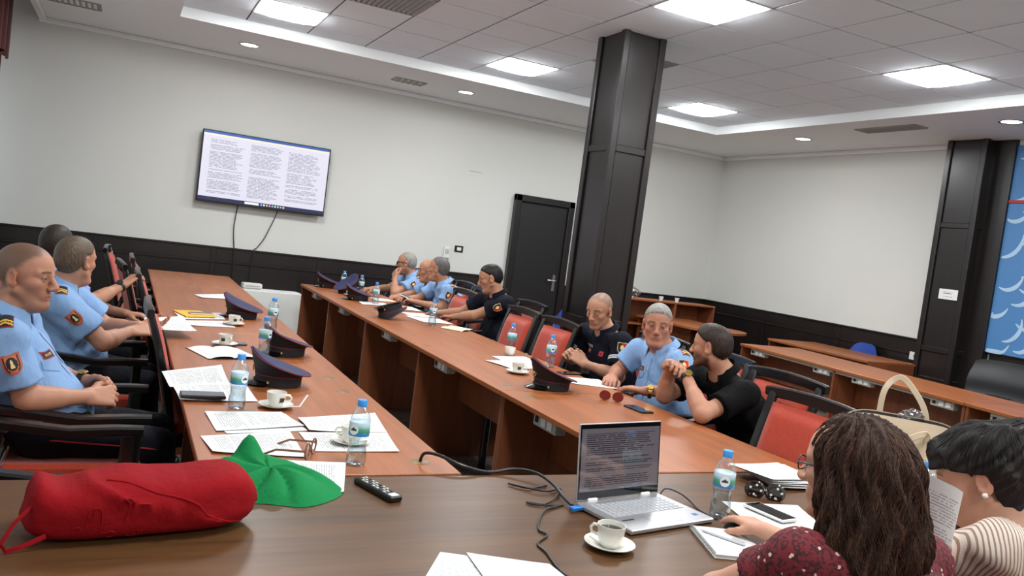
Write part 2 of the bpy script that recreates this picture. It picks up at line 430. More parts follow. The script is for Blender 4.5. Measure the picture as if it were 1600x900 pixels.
clad('wall_column', 7.98, 8.2, 5.66, 6.06, ZS, [.62, .95, 2.3], 'dark clad half column on the right wall with a paper sign')
box('trim_4', DARKW, 8.1, 8.2, 5.42, 5.66, 0, ZS, None, .004)['kind'] = 'structure'

# ---- door
de = empty('door_1', (5.18, YB, 0), 0, 'dark wooden door with steel lever handle', 'door', kind='structure')
box('door_frame', DARKW, -.46, -.37, -.09, 0, 0, 2.17, de, .008); box('door_frame', DARKW, .37, .46, -.09, 0, 0, 2.17, de, .008); box('door_frame', DARKW, -.46, .46, -.09, 0, 2.08, 2.17, de, .008)
lf = box('door_leaf', pm('door_veneer', srgb(26, 24, 24), .42, var=.12), -.37, .37, -.045, 0, .01, 2.08, de, .004)
h = MB(); h.box(.27, .31, -.053, -.045, .9, 1.13, .004); h.tube([(.29, -.05, 1.05), (.29, -.1, 1.05)], .009); h.tube([(.29, -.1, 1.05), (.2, -.1, 1.05), (.17, -.095, 1.05)], .009); h.build('lever_handle', STEEL, lf)

# ---- blue mural with pale overlapping arcs
MBLUE = pm('mural_blue', srgb(74, 128, 182), .5, var=.06, vs=2); MPALE = pm('mural_pale_line', srgb(168, 200, 226), .5, var=.03)
mu = empty('wall_mural', (8.15, 3.9, 0), 0, 'blue wall mural with pale overlapping curved strokes', 'mural')
box('mural_board', MBLUE, -.02, .03, -1.4, 1.52, 1.02, 3.16, mu, .003)
st = MB(); rg = random.Random(5)
for r_ in range(13):
    for c_ in range(10):
        y = 1.45 - c_ * .29 - (r_ % 2) * .14 + rg.uniform(-.05, .05); z = 1.2 + r_ * .165 + rg.uniform(-.04, .04); R = .17 + rg.uniform(-.03, .05); a0 = rg.uniform(2.7, 3.6)
        pts = []
        for k in range(11):
            t = a0 + 1.9 * k / 10
            yy, zz = y + R * math.cos(t), z + R * math.sin(t) * 1.15
            pts.append((-.0225, min(1.5, max(-1.38, yy)), min(3.14, max(1.04, zz))))
        st.tube(pts, [.006 + .02 * math.sin(math.pi * k / 10) for k in range(11)], 6, flat=.12, upv=(1, 0, 0))
st.build('painted_strokes', MPALE, mu)['kind'] = 'stuff'
box('red_rail', pm('red_strip', srgb(170, 40, 40), .5), -.035, -.02, -1.4, 1.52, 2.57, 2.6, mu, .002)

# ---- curtain and pelmet at the window wall
CURT = pm('dark_red_curtain', srgb(88, 26, 30), .8, var=.2, vs=5, sheen=.3)
cu = empty('window_curtain', (-1.2, 9.3, 0), 0, 'dark red curtain with pelmet hanging by the window corner', 'curtain')
pe = MB(); pe.grid(lambda u, v: (.03 * math.sin(u * 60) - .02, -2.3 + 2.75 * u, 2.7 + .62 * v + .02 * math.sin(u * 24)), 120, 4, uv=False); pe.build('pelmet', CURT, cu)
dr = MB(); dr.grid(lambda u, v: (-.075 + .035 * math.sin(u * 44), -.35 + .72 * u, .06 + 2.7 * v), 70, 6, uv=False); dr.build('drape', CURT, cu)
MB().tube([(-.03, -2.3, 3.32), (-.03, .5, 3.32)], .014).build('rail', STEEL, cu)

# ---- wall screen
tv = empty('wall_screen', (1.43, 9.965, 1.93), 0, 'large flat screen on the white wall showing three document pages', 'television')
box('mount', BLACKP, -.25, .25, .005, .085, -.2, .2, tv)
box('bezel', BLACKP, -.73, .73, -.03, .02, -.41, .41, tv, .006)
def quad(name, m, x0, x1, z0, z1, y, parent, nu=1, nv=1):
    return MB().grid(lambda u, v: (x0 + (x1 - x0) * u, y, z0 + (z1 - z0) * v), nu, nv).build(name, m, parent, smooth=False)
SCR = .82
def em(name, c, s): return pm(name, (.01, .01, .01), .25, var=.01, emit=c, es=s)
sc = quad('screen', em('screen_page_white', srgb(228, 226, 242), SCR), -.715, .715, -.385, .4, -.0308, tv)
quad('title_bar', em('screen_blue', srgb(32, 88, 172), SCR), -.715, .715, .372, .4, -.0312, sc)
quad('tool_strip', em('screen_cream', srgb(250, 240, 214), SCR), -.715, .715, .352, .372, -.0312, sc)
quad('task_bar', em('screen_navy', srgb(30, 42, 84), SCR), -.715, .715, -.385, -.345, -.0312, sc)
for k, (a, b) in enumerate(((-.66, -.22), (-.215, .2), (.215, .66))):
    quad('page', text_mat('screen_text_%d' % k, srgb(228, 226, 242), srgb(150, 150, 166), 44, SCR, .06, .05, k * 3.1, .3, 26, .42), a, b, -.335, .345, -.0311, sc)
quad('search_field', em('screen_white', (.95, .95, .97), SCR), -.2, -.04, -.378, -.352, -.0315, sc)
for k in range(9):
    c = [(.2, .7, .9), (.9, .9, .95), (.95, .6, .2), (.8, .3, .7), (.3, .6, .9), (.95, .85, .3), (.4, .8, .9), (.9, .4, .3), (.7, .8, .9)][k]
    quad('icon', em('screen_icon_%d' % k, c, SCR), -.02 + k * .032, -.002 + k * .032, -.376, -.356, -.0315, sc)
CAB = pm('thin_black_cable', srgb(30, 30, 30), .5)
def cable(name, pts, r, m, label, cat='cable', sub=5, parent=None):
    P = [Vector(p) for p in pts]; out = []
    for i in range(len(P) - 1):
        p0, p1, p2, p3 = P[max(i - 1, 0)], P[i], P[i + 1], P[min(i + 2, len(P) - 1)]
        for k in range(sub):
            t = k / sub; out.append(.5 * ((2 * p1) + (p2 - p0) * t + (2 * p0 - 5 * p1 + 4 * p2 - p3) * t * t + (3 * p1 - p0 - 3 * p2 + p3) * t ** 3))
    out.append(P[-1]); o = MB().tube(out, r, 8).build(name, m, parent)
    return tag(o, label, cat) if label else o
cable('screen_cable', [(1.18, 10.03, 1.6), (1.17, 10.035, 1.5), (1.155, 10.035, 1.25), (1.18, 10.035, 1.03), (1.18, 10.0, 1.0), (1.2, 10.0, .55)], .006, CAB, 'thin straight black cable hanging from the left of the wall screen')
cable('screen_cable', [(1.63, 10.03, 1.6), (1.62, 10.035, 1.48), (1.56, 10.035, 1.3), (1.5, 10.035, 1.15), (1.43, 10.035, 1.04), (1.4, 10.0, 1.0), (1.38, 10., .6)], .005, CAB, 'curving black cable hanging from the right of the wall screen')
# ---- wall fittings
e = empty('wall_thermostat', (3.84, YB, 1.27), 0, 'white thermostat box on the white wall by the switch', 'thermostat')
box('housing', WHITE, -.045, .045, -.03, 0, -.08, .07, e, .006); box('dial', GREYP, -.025, .025, -.036, -.03, -.02, .04, e, .004)
e = empty('wall_switch', (4.01, YB, 1.33), 0, 'black framed light switch with white rocker on the wall', 'switch')
box('plate', BLACKP, -.06, .06, -.012, 0, -.042, .042, e, .006); box('rocker', WHITE, -.03, .03, -.018, -.012, -.022, .022, e, .003)
e = empty('wall_socket', (XR - .03, 6.25, .82), 0, 'white wall socket low on the right wainscot', 'socket')
box('plate', WHITE, -.012, 0, -.06, .06, -.045, .045, e, .005); box('outlet', BLACKP, -.016, -.012, -.025, .0, -.015, .015, e, .002)
e = empty('paper_sign', (7.955, 5.8, 1.56), 0, 'small white paper notice taped to the dark right column', 'sign')
s_ = MB(); s_.grid(lambda u, v: (-.003, .11 - .22 * u, -.055 + .11 * v), 6, 3); s_.build('sheet', text_mat('notice_print', srgb(232, 232, 230), srgb(90, 90, 90), 6, 0, .22, .25, 2.), e)
tag(MB().box(4.02, 4.2, YB - .004, YB, 2.37, 2.376, 0).build('wall_scratch', pm('scratch', srgb(150, 148, 140), .9)), 'faint thin scratch high on the white wall', 'scratch')
# ---- low white convector box with router
e = empty('convector_heater', (1.62, 9.86, 0), 0, 'low white convector box against the back wall between the tables', 'heater')
box('body', WHITE, -.48, .36, -.12, .12, .05, .57, e, .008)
for k in range(5): box('foot' if k < 2 else 'grille_bar', WHITE, *((-.44 + k * .7, -.38 + k * .7, -.1, .1, 0, .05) if k < 2 else (-.44, .32, -.1 + (k - 2) * .07, -.07 + (k - 2) * .07, .57, .58)), e, .004)
e = empty('router', (1.4, 9.84, .585), .1, 'small white router box on the convector', 'router')
box('case', WHITE, -.11, .11, -.06, .06, 0, .06, e, .01); box('vent_strip', GREYP, -.08, .08, -.062, -.06, .02, .035, e, .001)
# ------------------------------------------------------------------ desks
EDGE = pm('dark_edge_band', srgb(120, 66, 40), .4)
BRASS = pm('brown_grommet', srgb(120, 92, 50), .4, metal=.3)
TRUNK = pm('socket_trunk_grey', srgb(176, 176, 166), .5, var=.04)
def desk(label, loc, length, mirror, panels, sockets, grommets, rz=0, group='cherry desks in rows', sunk=.33):
    """local: x 0 (aisle side) .. .8 (sitter side), y 0 .. -length ; mirror flips x"""
    e = empty('desk', (loc[0], loc[1], 0), rz, label, 'desk', group)
    sx = -1 if mirror else 1
    def bx(name, m, x0, x1, y0, y1, z0, z1, p=e, b=.003):
        a, c = sorted((sx * x0, sx * x1)); return box(name, m, a, c, y0, y1, z0, z1, p, b)
    bx('desk_top', CHERRY, 0, .8, -length + .002, -.002, .723, .75)
    for y in panels: bx('side_panel', CHERRYV, .02, .74, y - .0125, y + .0125, 0, .723)
    for a, b in zip(panels[:-1], panels[1:]):
        bx('modesty_panel', CHERRYV, sunk, sunk + .018, b + .0125, a - .0125, .40, .723)
    for y in sockets:
        s = bx('socket_box', TRUNK, .045, .11, y - .11, y + .11, .655, .722, e, .006)
        for k in (-.065, 0): bx('outlet', WHITE,   .039, .045, y + k - .022, y + k + .022, .668, .712, s, .004)
        bx('data_port', BLACKP, .04, .045, y + .055, y + .085, .675, .705, s, .002)
    if rz: bx('cable_tray', GREYP, .03, .045, -length + .2, -.2, .7, .722)
    for y in grommets:
        MB().lathe([(.0001, .752), (.026, .7525), (.034, .7515), (.036, .75)], 20, (sx * .1, y, 0)).build('cable_grommet', BRASS, e)
    return e
RX, LX = 1.82, 1.06
desk('cherry desk of the right row farthest away under the police caps', (RX, 9.14), 2.7, False, [-.014, -1.35, -2.686], [-.55, -1.75], [-.4, -2.3])
desk('middle cherry desk of the right row with one cap upside down', (RX, 6.44), 2.7, False, [-.014, -1.35, -2.686], [-.5, -1.7], [-1.3, -2.55])
desk('cherry desk of the right row nearest, abutting the dark head table', (RX, 3.74), 1.36, False, [-.014, -1.346], [-.42], [-.14])
desk('cherry desk of the left row farthest away with one lone sheet', (LX, 9.18), 1.35, True, [-.014, -1.336], [], [-.6])
desk('second cherry desk of the left row with a leaning peaked cap', (LX, 7.83), 2.7, True, [-.014, -1.35, -2.686], [], [-2.6])
desk('near cherry desk of the left row strewn with sheets and a green cloth', (LX, 5.13), 2.75, True, [-.014, -1.35, -2.7], [], [-1.26, -1.55, -2.62])
BR = math.radians(-4.6)
def brow(s, d=0): return (6.08 - math.sin(-BR) * s + d * math.cos(BR), 6.77 - math.cos(BR) * s)
desk('empty cherry desk of the back right row, end one by the round desk', brow(0), 2.78, False, [-.014, -1.39, -2.766], [-.25, -1.2, -1.7, -2.55], [], BR, sunk=.3)
desk('empty cherry desk of the back right row, cut off by the right edge', brow(2.785), 2.78, False, [-.014, -1.39, -2.766], [-.3, -1.2], [], BR, sunk=.3)
# desk against the right wall, behind the back row
e = desk('cherry desk standing behind the back row before the right wall', (7.2, 7.55), 1.5, False, [-.014, -1.486], [], [], 0.0)
e2 = empty('round_end_desk', (6.75, 8.75, 0), 0, 'cherry desk with rounded end and open shelf by the room corner', 'desk')
pts = [(-.35, .55), (-.35, -.45)] + [(.1 + .45 * math.cos(t), -.55 + .45 * math.sin(t)) for t in [math.radians(-170 + 17 * k) for k in range(13)]] + [(.55, .55)]
MB().prism(pts, .723, .75).build('desk_top', CHERRY, e2)
box('side_panel', CHERRYV, -.3, .5, .48, .505, 0, .723, e2); box('modesty_panel', CHERRYV, -.1, -.08, -.4, .48, .3, .723, e2)
MB().lathe([(.2, 0), (.2, .02), (.035, .03), (.035, .72)], 20, (.12, -.5, 0)).build('pedestal', BLACKP, e2)
sh = empty('shelf_unit', (6.9, 9.3, 0), 0, 'low open cherry shelf unit with two compartments in the corner', 'shelf')
box('shelf_top', CHERRY, -.75, .75, -.18, .18, .95, .972, sh); box('shelf_board', CHERRY, -.75, .75, -.18, .18, .62, .64, sh); box('back_board', CHERRYV, -.75, .75, .16, .175, 0, .95, sh)
for x in (-.745, .05, .725): box('upright', CHERRYV, x - .005, x + .02, -.18, .18, 0, .95, sh)
# small things on that shelf
PLAST = clear('wrinkled_plastic', (.8, .82, .82), .5, .15, .25)
def blob(fn, nu=16, nv=10):
    return MB().grid(fn, nu, nv, uv=False)
def crumple(c, r, seed, sq=1.):
    rr = random.Random(seed); ph = [rr.uniform(0, 6) for _ in range(8)]
    def fn(u, v):
        a, b = u * 2 * math.pi, (v - .5) * math.pi
        k = 1 + .16 * math.sin(3 * a + ph[0]) * math.cos(2 * b) + .1 * math.sin(7 * a + ph[1] + 3 * b) + .07 * math.sin(11 * a + 5 * b + ph[2])
        return (c[0] + r[0] * k * math.cos(b) * math.cos(a), c[1] + r[1] * k * math.cos(b) * math.sin(a), c[2] + r[2] * k * math.sin(b))
    return fn
tag(blob(crumple((6.28, 9.28, 1.045), (.14, .1, .07), 3), 28, 14).build('plastic_wrap', PLAST), 'crumpled clear plastic wrap on the corner shelf', 'plastic wrap')
for k, (x, lb) in enumerate(((6.75, 'small white cup beside the plastic wrap on the corner shelf'), (7.02, 'small white cup farther along the corner shelf'))):
    tag(MB().lathe([(.022, 0), (.034, .062), (.031, .062), (.02, .006)], 18).build('paper_cup', WHITE, None, (x, 9.2, .972)), lb, 'cup')
# ------------------------------------------------------------------ head table
ht = empty('head_table', (1.1, 1.82, 0), 0, 'long dark walnut head table with glossy top in the foreground', 'table')
box('table_top', WALNUT, -2.3, 2.35, -.56, .545, .715, .75, ht, .006)
box('front_panel', WALNUT, -2.2, 2.25, .42, .445, .05, .715, ht)
for x in (-2.2, 0, 2.22): box('leg_panel', WALNUT, x - .02, x + .02, -.45, .42, 0, .715, ht)
# ------------------------------------------------------------------ red conference chair (faces +x in its own frame)
CFR = pm('black_lacquered_wood', srgb(12, 10, 10), .3, var=.15, coat=.2)
RED = pm('orange_red_upholstery', srgb(172, 54, 27), .9, var=.28, vs=70, bmp=.35, bs=260, sheen=.3)
def back_x(z): t = (z - .42) / .58; return -.215 - .10 * t - .045 * t * t
def make_chair():
    e = empty('conference_chair', (0, 0, 0))
    for s in (-1, 1):
        MB().bar([(.24, s * .25, 0), (.24, s * .25, .66)], .038, .045, upv=(1, 0, 0)).build('front_leg', CFR, e)
        MB().bar([(-.33, s * .235, 0), (-.25, s * .235, .22), (-.215, s * .235, .42)], .038, .045, upv=(1, 0, 0)).build('rear_leg', CFR, e)
        z = [.40, .55, .7, .85, .97, 1.0]
        MB().bar([(back_x(q), s * .235, q) for q in z], [.045] * 5 + [.03], [.04, .04, .038, .034, .03, .022], upv=(1, 0, 0)).build('back_post', CFR, e)
        MB().bar([(-.25, s * .262, .70), (-.15, s * .268, .69), (.05, s * .272, .665), (.2, s * .272, .672), (.29, s * .27, .672)], [.045, .05, .055, .055, .045], .034).build('armrest', CFR, e)
    MB().box(-.22, .25, -.24, .24, .36, .42, .006).build('seat_frame', CFR, e)
    st = MB(); st.box(-.2, .27, -.235, .235, .42, .485, .025); st.build('seat', RED, e)
    tr = MB(); tr.bar([(back_x(.985) - .012 * math.cos(q * 1.5), q * .28, .985 + .012 * math.cos(q * 1.5)) for q in (-1, -.9, -.45, 0, .45, .9, 1)], .032, [.042, .05, .054, .056, .054, .05, .042]).build('top_rail', CFR, e)
    MB().bar([(back_x(.5), -.22, .5), (back_x(.5), .22, .5)], .03, .04).build('lower_rail', CFR, e)
    def pad(u, v):
        a = u * 2 - 1; z = .52 + .425 * v; ed = (1 - abs(a) ** 8) * (1 - abs(2 * v - 1) ** 10)
        return (back_x(z) + .008 + .03 * max(ed, 0) ** .5 - .012 * (1 - a * a), a * .212, z)
    p = MB(); p.grid(pad, 14, 14, uv=False); p.grid(lambda u, v: (back_x(.52 + .425 * v) - .022, (1 - 2 * u) * .212, .52 + .425 * v), 4, 8, uv=False); p.build('back_pad', RED, e, ang=60)
    return e
chairs = [
 (.50, 4.24, 0, 'empty red chair pushed in at the left row, nearest one edge-on'),
 (-.16, 2.87, 0, 'empty red chair at the left row in front of the seated officer, dark arms showing'),
 (-.13, 3.57, 0, 'red chair under the profile officer nearest on the left'),
 (-.12, 4.72, .0, 'red chair under the second officer on the left'),
 (.47, 5.95, 0, 'empty red chair the far left officer rests his hand on'),
 (.36, 6.62, .1, 'empty red chair next beyond the far left officer'),
 (.44, 7.3, 0, 'empty red chair second from the far end of the left row'),
 (.24, 8.15, -.05, 'empty red chair at the far end of the left row'),
 (-.3, 5.62, 0, 'red chair under the far left officer with outstretched arm'),
 (2.42, 2.58, math.pi, 'empty red chair pushed in nearest on the right row'),
 (2.86, 3.19, math.pi, 'red chair behind the man in the black polo'),
 (3.0, 3.87, math.pi, 'red chair under the grey-haired officer'),
 (3.02, 4.5, math.pi, 'red chair under the officer in navy polo with clasped hands'),
 (2.5, 5.03, math.pi, 'empty red chair left of the clasped-hands officer'),
 (2.5, 5.63, math.pi, 'empty red chair left of another empty one, next to the seated navy polo reader'),
 (2.94, 6.36, math.pi, 'red chair under the reading officer in navy polo'),
 (2.56, 7.0, math.pi, 'empty red chair between the reading officer and the blue shirts'),
 (3.02, 7.58, math.pi, 'red chair under the blue-shirted officer looking away'),
 (3.05, 8.2, math.pi, 'red chair under the half-hidden bald officer'),
 (3.05, 8.82, math.pi, 'red chair under the officer with sunglasses, far end'),
 (1.5, .84, math.pi / 2, 'red chair under the woman in the red blouse'),
 (2.14, .86, math.pi / 2, 'red chair under the woman in the striped blouse')]
ch0 = make_chair()
for k, (x, y, a, lb) in enumerate(chairs):
    o = ch0 if k == 0 else copy_tree(ch0)
    o.location = (x, y, 0); o.rotation_euler = (0, 0, a); tag(o, lb, 'chair', 'red conference chairs')
# blue plastic chairs and the black office chair
BLUEP = pm('blue_plastic', srgb(24, 62, 150), .4, var=.08); NAVYP = pm('navy_plastic', srgb(26, 34, 70), .5)
def shell_chair(loc, rz, m, label):
    e = empty('plastic_chair', (*loc, 0), rz, label, 'chair')
    b = MB(); b.grid(lambda u, v: (-.2 - .1 * v - .03 * math.sin(math.pi * u), (u - .5) * (.44 - .12 * max(0, v - .7) / .3 * abs(2 * u - 1)), .5 + .36 * v - .05 * abs(2 * u - 1) ** 3 * v), 12, 10, uv=False); b.build('back_shell', m, e)
    MB().box(-.2, .22, -.22, .22, .43, .455, .012).build('seat', m, e)
    for x in (-.2, .2):
        for y in (-.2, .2): MB().tube([(x * 1.15, y * 1.1, 0), (x, y, .43)], .012).build('leg', STEEL, e)
    for y in (-.2, .2): MB().tube([(-.2, y, .43), (-.27, y, .7)], .011).build('back_support', STEEL, e)
shell_chair((4.35, 8.05), math.pi, BLUEP, 'bright blue plastic chair before the dark door')
shell_chair((7.78, 6.86), math.pi, BLUEP, 'bright blue plastic chair behind the desk before the right wall')
shell_chair((2.72, 9.5), math.pi, NAVYP, 'navy plastic chair at the far end of the right row')
LEATH = pm('black_leather', srgb(24, 25, 27), .5, var=.15, bmp=.2, bs=180)
e = empty('office_chair', (7.05, 4.62, 0), math.radians(190), 'black leather office chair behind the back row at the right', 'chair')
bk = MB(); bk.grid(lambda u, v: (-.22 - .13 * v + .05 * (2 * u - 1) ** 2 + .012 * math.sin(v * 12), (u - .5) * (.56 + .03 * math.sin(math.pi * v)) * (1 - .03 * max(0, v - .8) * 5), .5 + .5 * v - .025 * (2 * u - 1) ** 8 * v), 14, 16, uv=False)
bk.grid(lambda u, v: (-.29 - .13 * v + .07 * (2 * u - 1) ** 2, (.5 - u) * (.56 + .03 * math.sin(math.pi * v)) * (1 - .03 * max(0, v - .8) * 5), .5 + .5 * v - .025 * (2 * u - 1) ** 8 * v), 14, 12, uv=False); bk.build('backrest', LEATH, e)
bm = MB(); bm.bar([(-.245, -.1, .68), (-.25, 0, .68), (-.245, .1, .68)], .012, .03); bm.build('lumbar_pad', LEATH, e)
MB().box(-.24, .26, -.25, .25, .42, .5, .03).build('seat', LEATH, e)
for s in (-1, 1): MB().bar([(-.2, s * .28, .48), (-.15, s * .29, .66), (.15, s * .29, .66), (.2, s * .28, .5)], .04, .03).build('armrest', BLACKP, e)
MB().tube([(0, 0, .1), (0, 0, .42)], .03).build('gas_lift', BLACKP, e)
for k in range(5):
    a = k * 1.2566; l = MB().bar([(0, 0, .11), (.28 * math.cos(a), .28 * math.sin(a), .07)], .04, .03).build('base_arm', BLACKP, e)
    MB().lathe([(.0001, 0), (.022, .002), (.025, .03), (.01, .05)], 12, (.28 * math.cos(a), .28 * math.sin(a), 0)).build('caster', BLACKP, l)
# ------------------------------------------------------------------ things on the tables
TZ = .7505
PAPER = [text_mat('printed_sheet_%d' % k, srgb(222, 222, 220), srgb(164, 164, 166), ln, 0, .1, .08, k * 2.7, .8, ws) for k, (ln, ws) in enumerate(((44, 40), (38, 36), (48, 44), (34, 34)))]
BLANKP = pm('blank_paper', srgb(222, 221, 216), .85, var=.02)
def sheet(name, label, q, z=TZ + .0006, m=None, amp=.003, seed=0, lift=None, n=8, cat='paper', group='loose printed sheets'):
    """q: corners bottom-left, bottom-right, top-right, top-left as the reader sees them"""
    rr = random.Random(seed); ph = [rr.uniform(0, 6) for _ in range(4)]; cx = sum(p[0] for p in q) / 4; cy = sum(p[1] for p in q) / 4
    def fn(u, v):
        x = (q[0][0] * (1 - u) + q[1][0] * u) * (1 - v) + (q[3][0] * (1 - u) + q[2][0] * u) * v; y = (q[0][1] * (1 - u) + q[1][1] * u) * (1 - v) + (q[3][1] * (1 - u) + q[2][1] * u) * v
        h = amp * (1 + math.sin(u * 3.5 + ph[0] + v * 2)) * .5 + amp * .6 * (abs(2 * u - 1) ** 4 + abs(2 * v - 1) ** 4) * (.5 + .5 * math.sin(ph[1] + 3 * u + 2 * v))
        if lift: h += lift(u, v)
        return (x - cx, y - cy, h)
    mb = MB(); mb.grid(fn, n, n); return tag(mb.build(name, m or PAPER[seed % 4], None, (cx, cy, z), ang=80), label, cat, group)
def slab(q, z0, z1): 
    return MB().prism(q, z0, z1)
sheet('paper_sheet', 'lone sheet farthest along the left row', [(.565, 7.115), (.607, 6.878), (.879, 6.987), (.862, 7.344)], seed=0)
sheet('paper_sheet', 'sheet under the yellow folder and phone on the left row', [(.354, 5.857), (.382, 5.568), (.665, 5.687), (.667, 6.006)], seed=1)
sheet('paper_sheet', 'sheet lying just before the yellow folder, left row', [(.387, 5.513), (.404, 5.302), (.693, 5.359), (.689, 5.61)], seed=2)
sheet('paper_sheet', 'sheet held up by the broad officer over the left row edge', [(.15, 5.0), (.14, 4.70), (.42, 4.80), (.36, 5.14)], z=.775, amp=.012, seed=3, lift=lambda u, v: .03 * (1 - v) + .05 * (1 - u) * v)
sheet('paper_sheet', 'upper of the spread sheets hanging over the left row edge', [(.205, 3.82), (.225, 3.5), (.47, 3.58), (.475, 4.02)], seed=1, amp=.006)
sheet('paper_sheet', 'sheet under the flat black phone at the left row edge', [(.235, 3.56), (.25, 3.27), (.545, 3.31), (.53, 3.62)], z=TZ + .003, seed=2, amp=.006)
sheet('paper_sheet', 'sheet below the near coffee cup, third from the green cloth', [(.328, 3.114), (.344, 2.85), (.655, 2.928), (.610, 3.143)], seed=3, z=TZ + .002)
sheet('paper_sheet', 'slightly turned sheet peeping out beneath the one below the coffee cup', [(.33, 3.09), (.375, 2.825), (.66, 2.88), (.62, 3.12)], seed=1, amp=.001)
sheet('paper_sheet', 'sheet beside the green cloth peak on the left row', [(.288, 2.791), (.309, 2.595), (.587, 2.549), (.589, 2.855)], seed=0, z=TZ + .002)
sheet('paper_sheet', 'sheet behind the near water bottle on the left row', [(.656, 3.058), (.659, 2.858), (.954, 2.874), (.976, 3.127)], seed=2, amp=.006)
sheet('paper_sheet', 'sheet under the saucer and tortoiseshell glasses', [(.62, 2.85), (.63, 2.62), (.92, 2.615), (.951, 2.865)], seed=3, amp=.002)
sheet('paper_sheet', 'sheet under the green cloth reaching onto the dark table', [(.40, 2.53), (.39, 2.25), (.628, 2.212), (.699, 2.48)], seed=1, z=TZ + .002)
sheet('paper_sheet', 'sheet at the bottom edge left of its neighbour, dark table', [(.58, 1.50), (.78, 1.44), (.87, 1.71), (.755, 1.765)], seed=0)
sheet('paper_sheet', 'sheet at the bottom edge right of its neighbour, dark table', [(.79, 1.42), (1.02, 1.38), (1.004, 1.667), (.815, 1.745)], seed=2, z=TZ + .003)
sheet('paper_sheet', 'sheet under the white phone near the woman in red', [(1.80, 1.83), (2.05, 1.76), (2.14, 1.99), (1.87, 2.06)], seed=3)
for k in range(5):
    a = -.12 + .07 * k; c, s = math.cos(a), math.sin(a); cx, cy = 2.36 - .012 * k, 2.24 + .008 * k
    Q = [(cx + c * x - s * y, cy + s * x + c * y) for x, y in ((-.16, -.105), (.14, -.105), (.14, .105), (-.16, .105))]
    sheet('paper_sheet', ['lowest sheet of the fanned stack by the woman in red', 'second sheet from the bottom of the fanned stack', 'middle sheet of the fanned stack by the woman in red', 'second sheet from the top of the fanned stack', 'top sheet of the fanned stack by the woman in red'][k], Q, z=TZ + .001 + .006 * k, seed=k, amp=.004, lift=lambda u, v: .012 * (1 - u))
RS = [((2.60, 6.83), (2.60, 7.08), (2.33, 7.05), (2.33, 6.80), 'upper sheet before the reading officer'), ((2.60, 6.42), (2.58, 6.72), (2.28, 6.80), (2.33, 6.40), 'lower sheet before the reading officer behind the bottle'),
      ((2.60, 7.25), (2.60, 7.55), (2.35, 7.55), (2.36, 7.22), 'sheet before the blue-shirted officer holding a phone'), ((2.58, 7.95), (2.56, 8.2), (2.36, 8.2), (2.36, 7.93), 'sheet between the two far blue shirts'),
      ((2.53, 4.66), (2.53, 4.9), (2.25, 4.82), (2.27, 4.58), 'sheet left of the coffee cup on the right row, farther one'), ((2.47, 4.46), (2.5, 4.72), (2.12, 4.63), (2.19, 4.38), 'sheet left of the coffee cup on the right row, nearer one'),
      ((2.653, 3.91), (2.677, 4.164), (2.42, 4.22), (2.404, 4.002), 'sheet under the grey-haired officer\'s hands'), ((2.36, 7.5), (2.38, 7.74), (2.1, 7.68), (2.08, 7.44), 'sheet under the third cap from the far end')]
for k, (a, b, c, d, lb) in enumerate(RS): sheet('paper_sheet', lb, [a, b, c, d], seed=k, z=TZ + .0006 + .0012 * (k % 3), amp=.002)
# folders, notebooks
FOLD = pm('yellow_folder', srgb(226, 178, 52), .6); DCOVER = pm('dark_cover', srgb(30, 28, 30), .5); CREAMP = pm('cream_paper', srgb(226, 216, 178), .85)
tag(slab([(-.10, -.14), (.11, -.13), (.1, .14), (-.09, .13)], 0, .006).build('folder', FOLD, None, (.47, 5.82, TZ + .006), .3), 'yellow folder under a phone on the left row', 'folder')
def notebook(label, loc, rz, L, W_, cover, page, open_=True, th=.012):
    e = empty('notebook', (*loc, TZ + .0006), rz, label, 'notebook')
    MB().box(-L / 2 - .003, L / 2 + .003, -W_ / 2 - .003, W_ / 2 + .003, 0, .002, 0).build('cover', cover, e)
    pg = MB()
    for s in (-1, 1) if open_ else (1,):
        if open_: pg.grid(lambda u, v, s=s: (s * u * L / 2, (v - .5) * W_ * s, .003 + th * (math.sin(min(1, u * 1.15) * math.pi) ** .5 * .8 + .15 * (1 - u))), 10, 2)
        else: pg.box(-L / 2, L / 2, -W_ / 2, W_ / 2, .002, th, .001)
    pg.build('pages', page, e); return e
notebook('open white notebook behind the near water bottle on the left row', (.52, 4.38), math.radians(16), .27, .3, DCOVER, BLANKP)
notebook('open cream notebook by the reading officer', (2.53, 6.13), math.radians(40), .25, .2, DCOVER, CREAMP, th=.01)
nb = notebook('white spiral notebook before the woman in red', (1.61, 1.715), math.radians(-21), .155, .215, WHITE, PAPER[3], False, .011)
sp = MB()
for k in range(24):
    y = -.1 + .2 * k / 23; sp.tube([(-.0775 + .007 * math.cos(t) - .003, y, .006 + .009 * math.sin(t)) for t in [2 * math.pi * i / 8 for i in range(9)]], .0011, 4, cap=False)
q_ = sp.build('spiral_binding', STEEL, nb); q_['kind'] = 'stuff'
pn = empty('pen', (1.60, 1.74, TZ + .0165), math.radians(-64), 'slim white pen lying on the spiral notebook', 'pen')
MB().lathe([(.0001, -.07), (.0012, -.068), (.0042, -.056), (.0046, .06), (.003, .07), (.0001, .071)], 12, M=Matrix.Rotation(math.pi / 2, 4, 'Y')).build('barrel', pm('pen_white', srgb(205, 208, 214), .3), pn)
MB().box(.03, .068, -.0012, .0012, .0045, .0065, .0005).build('clip', STEEL, pn)
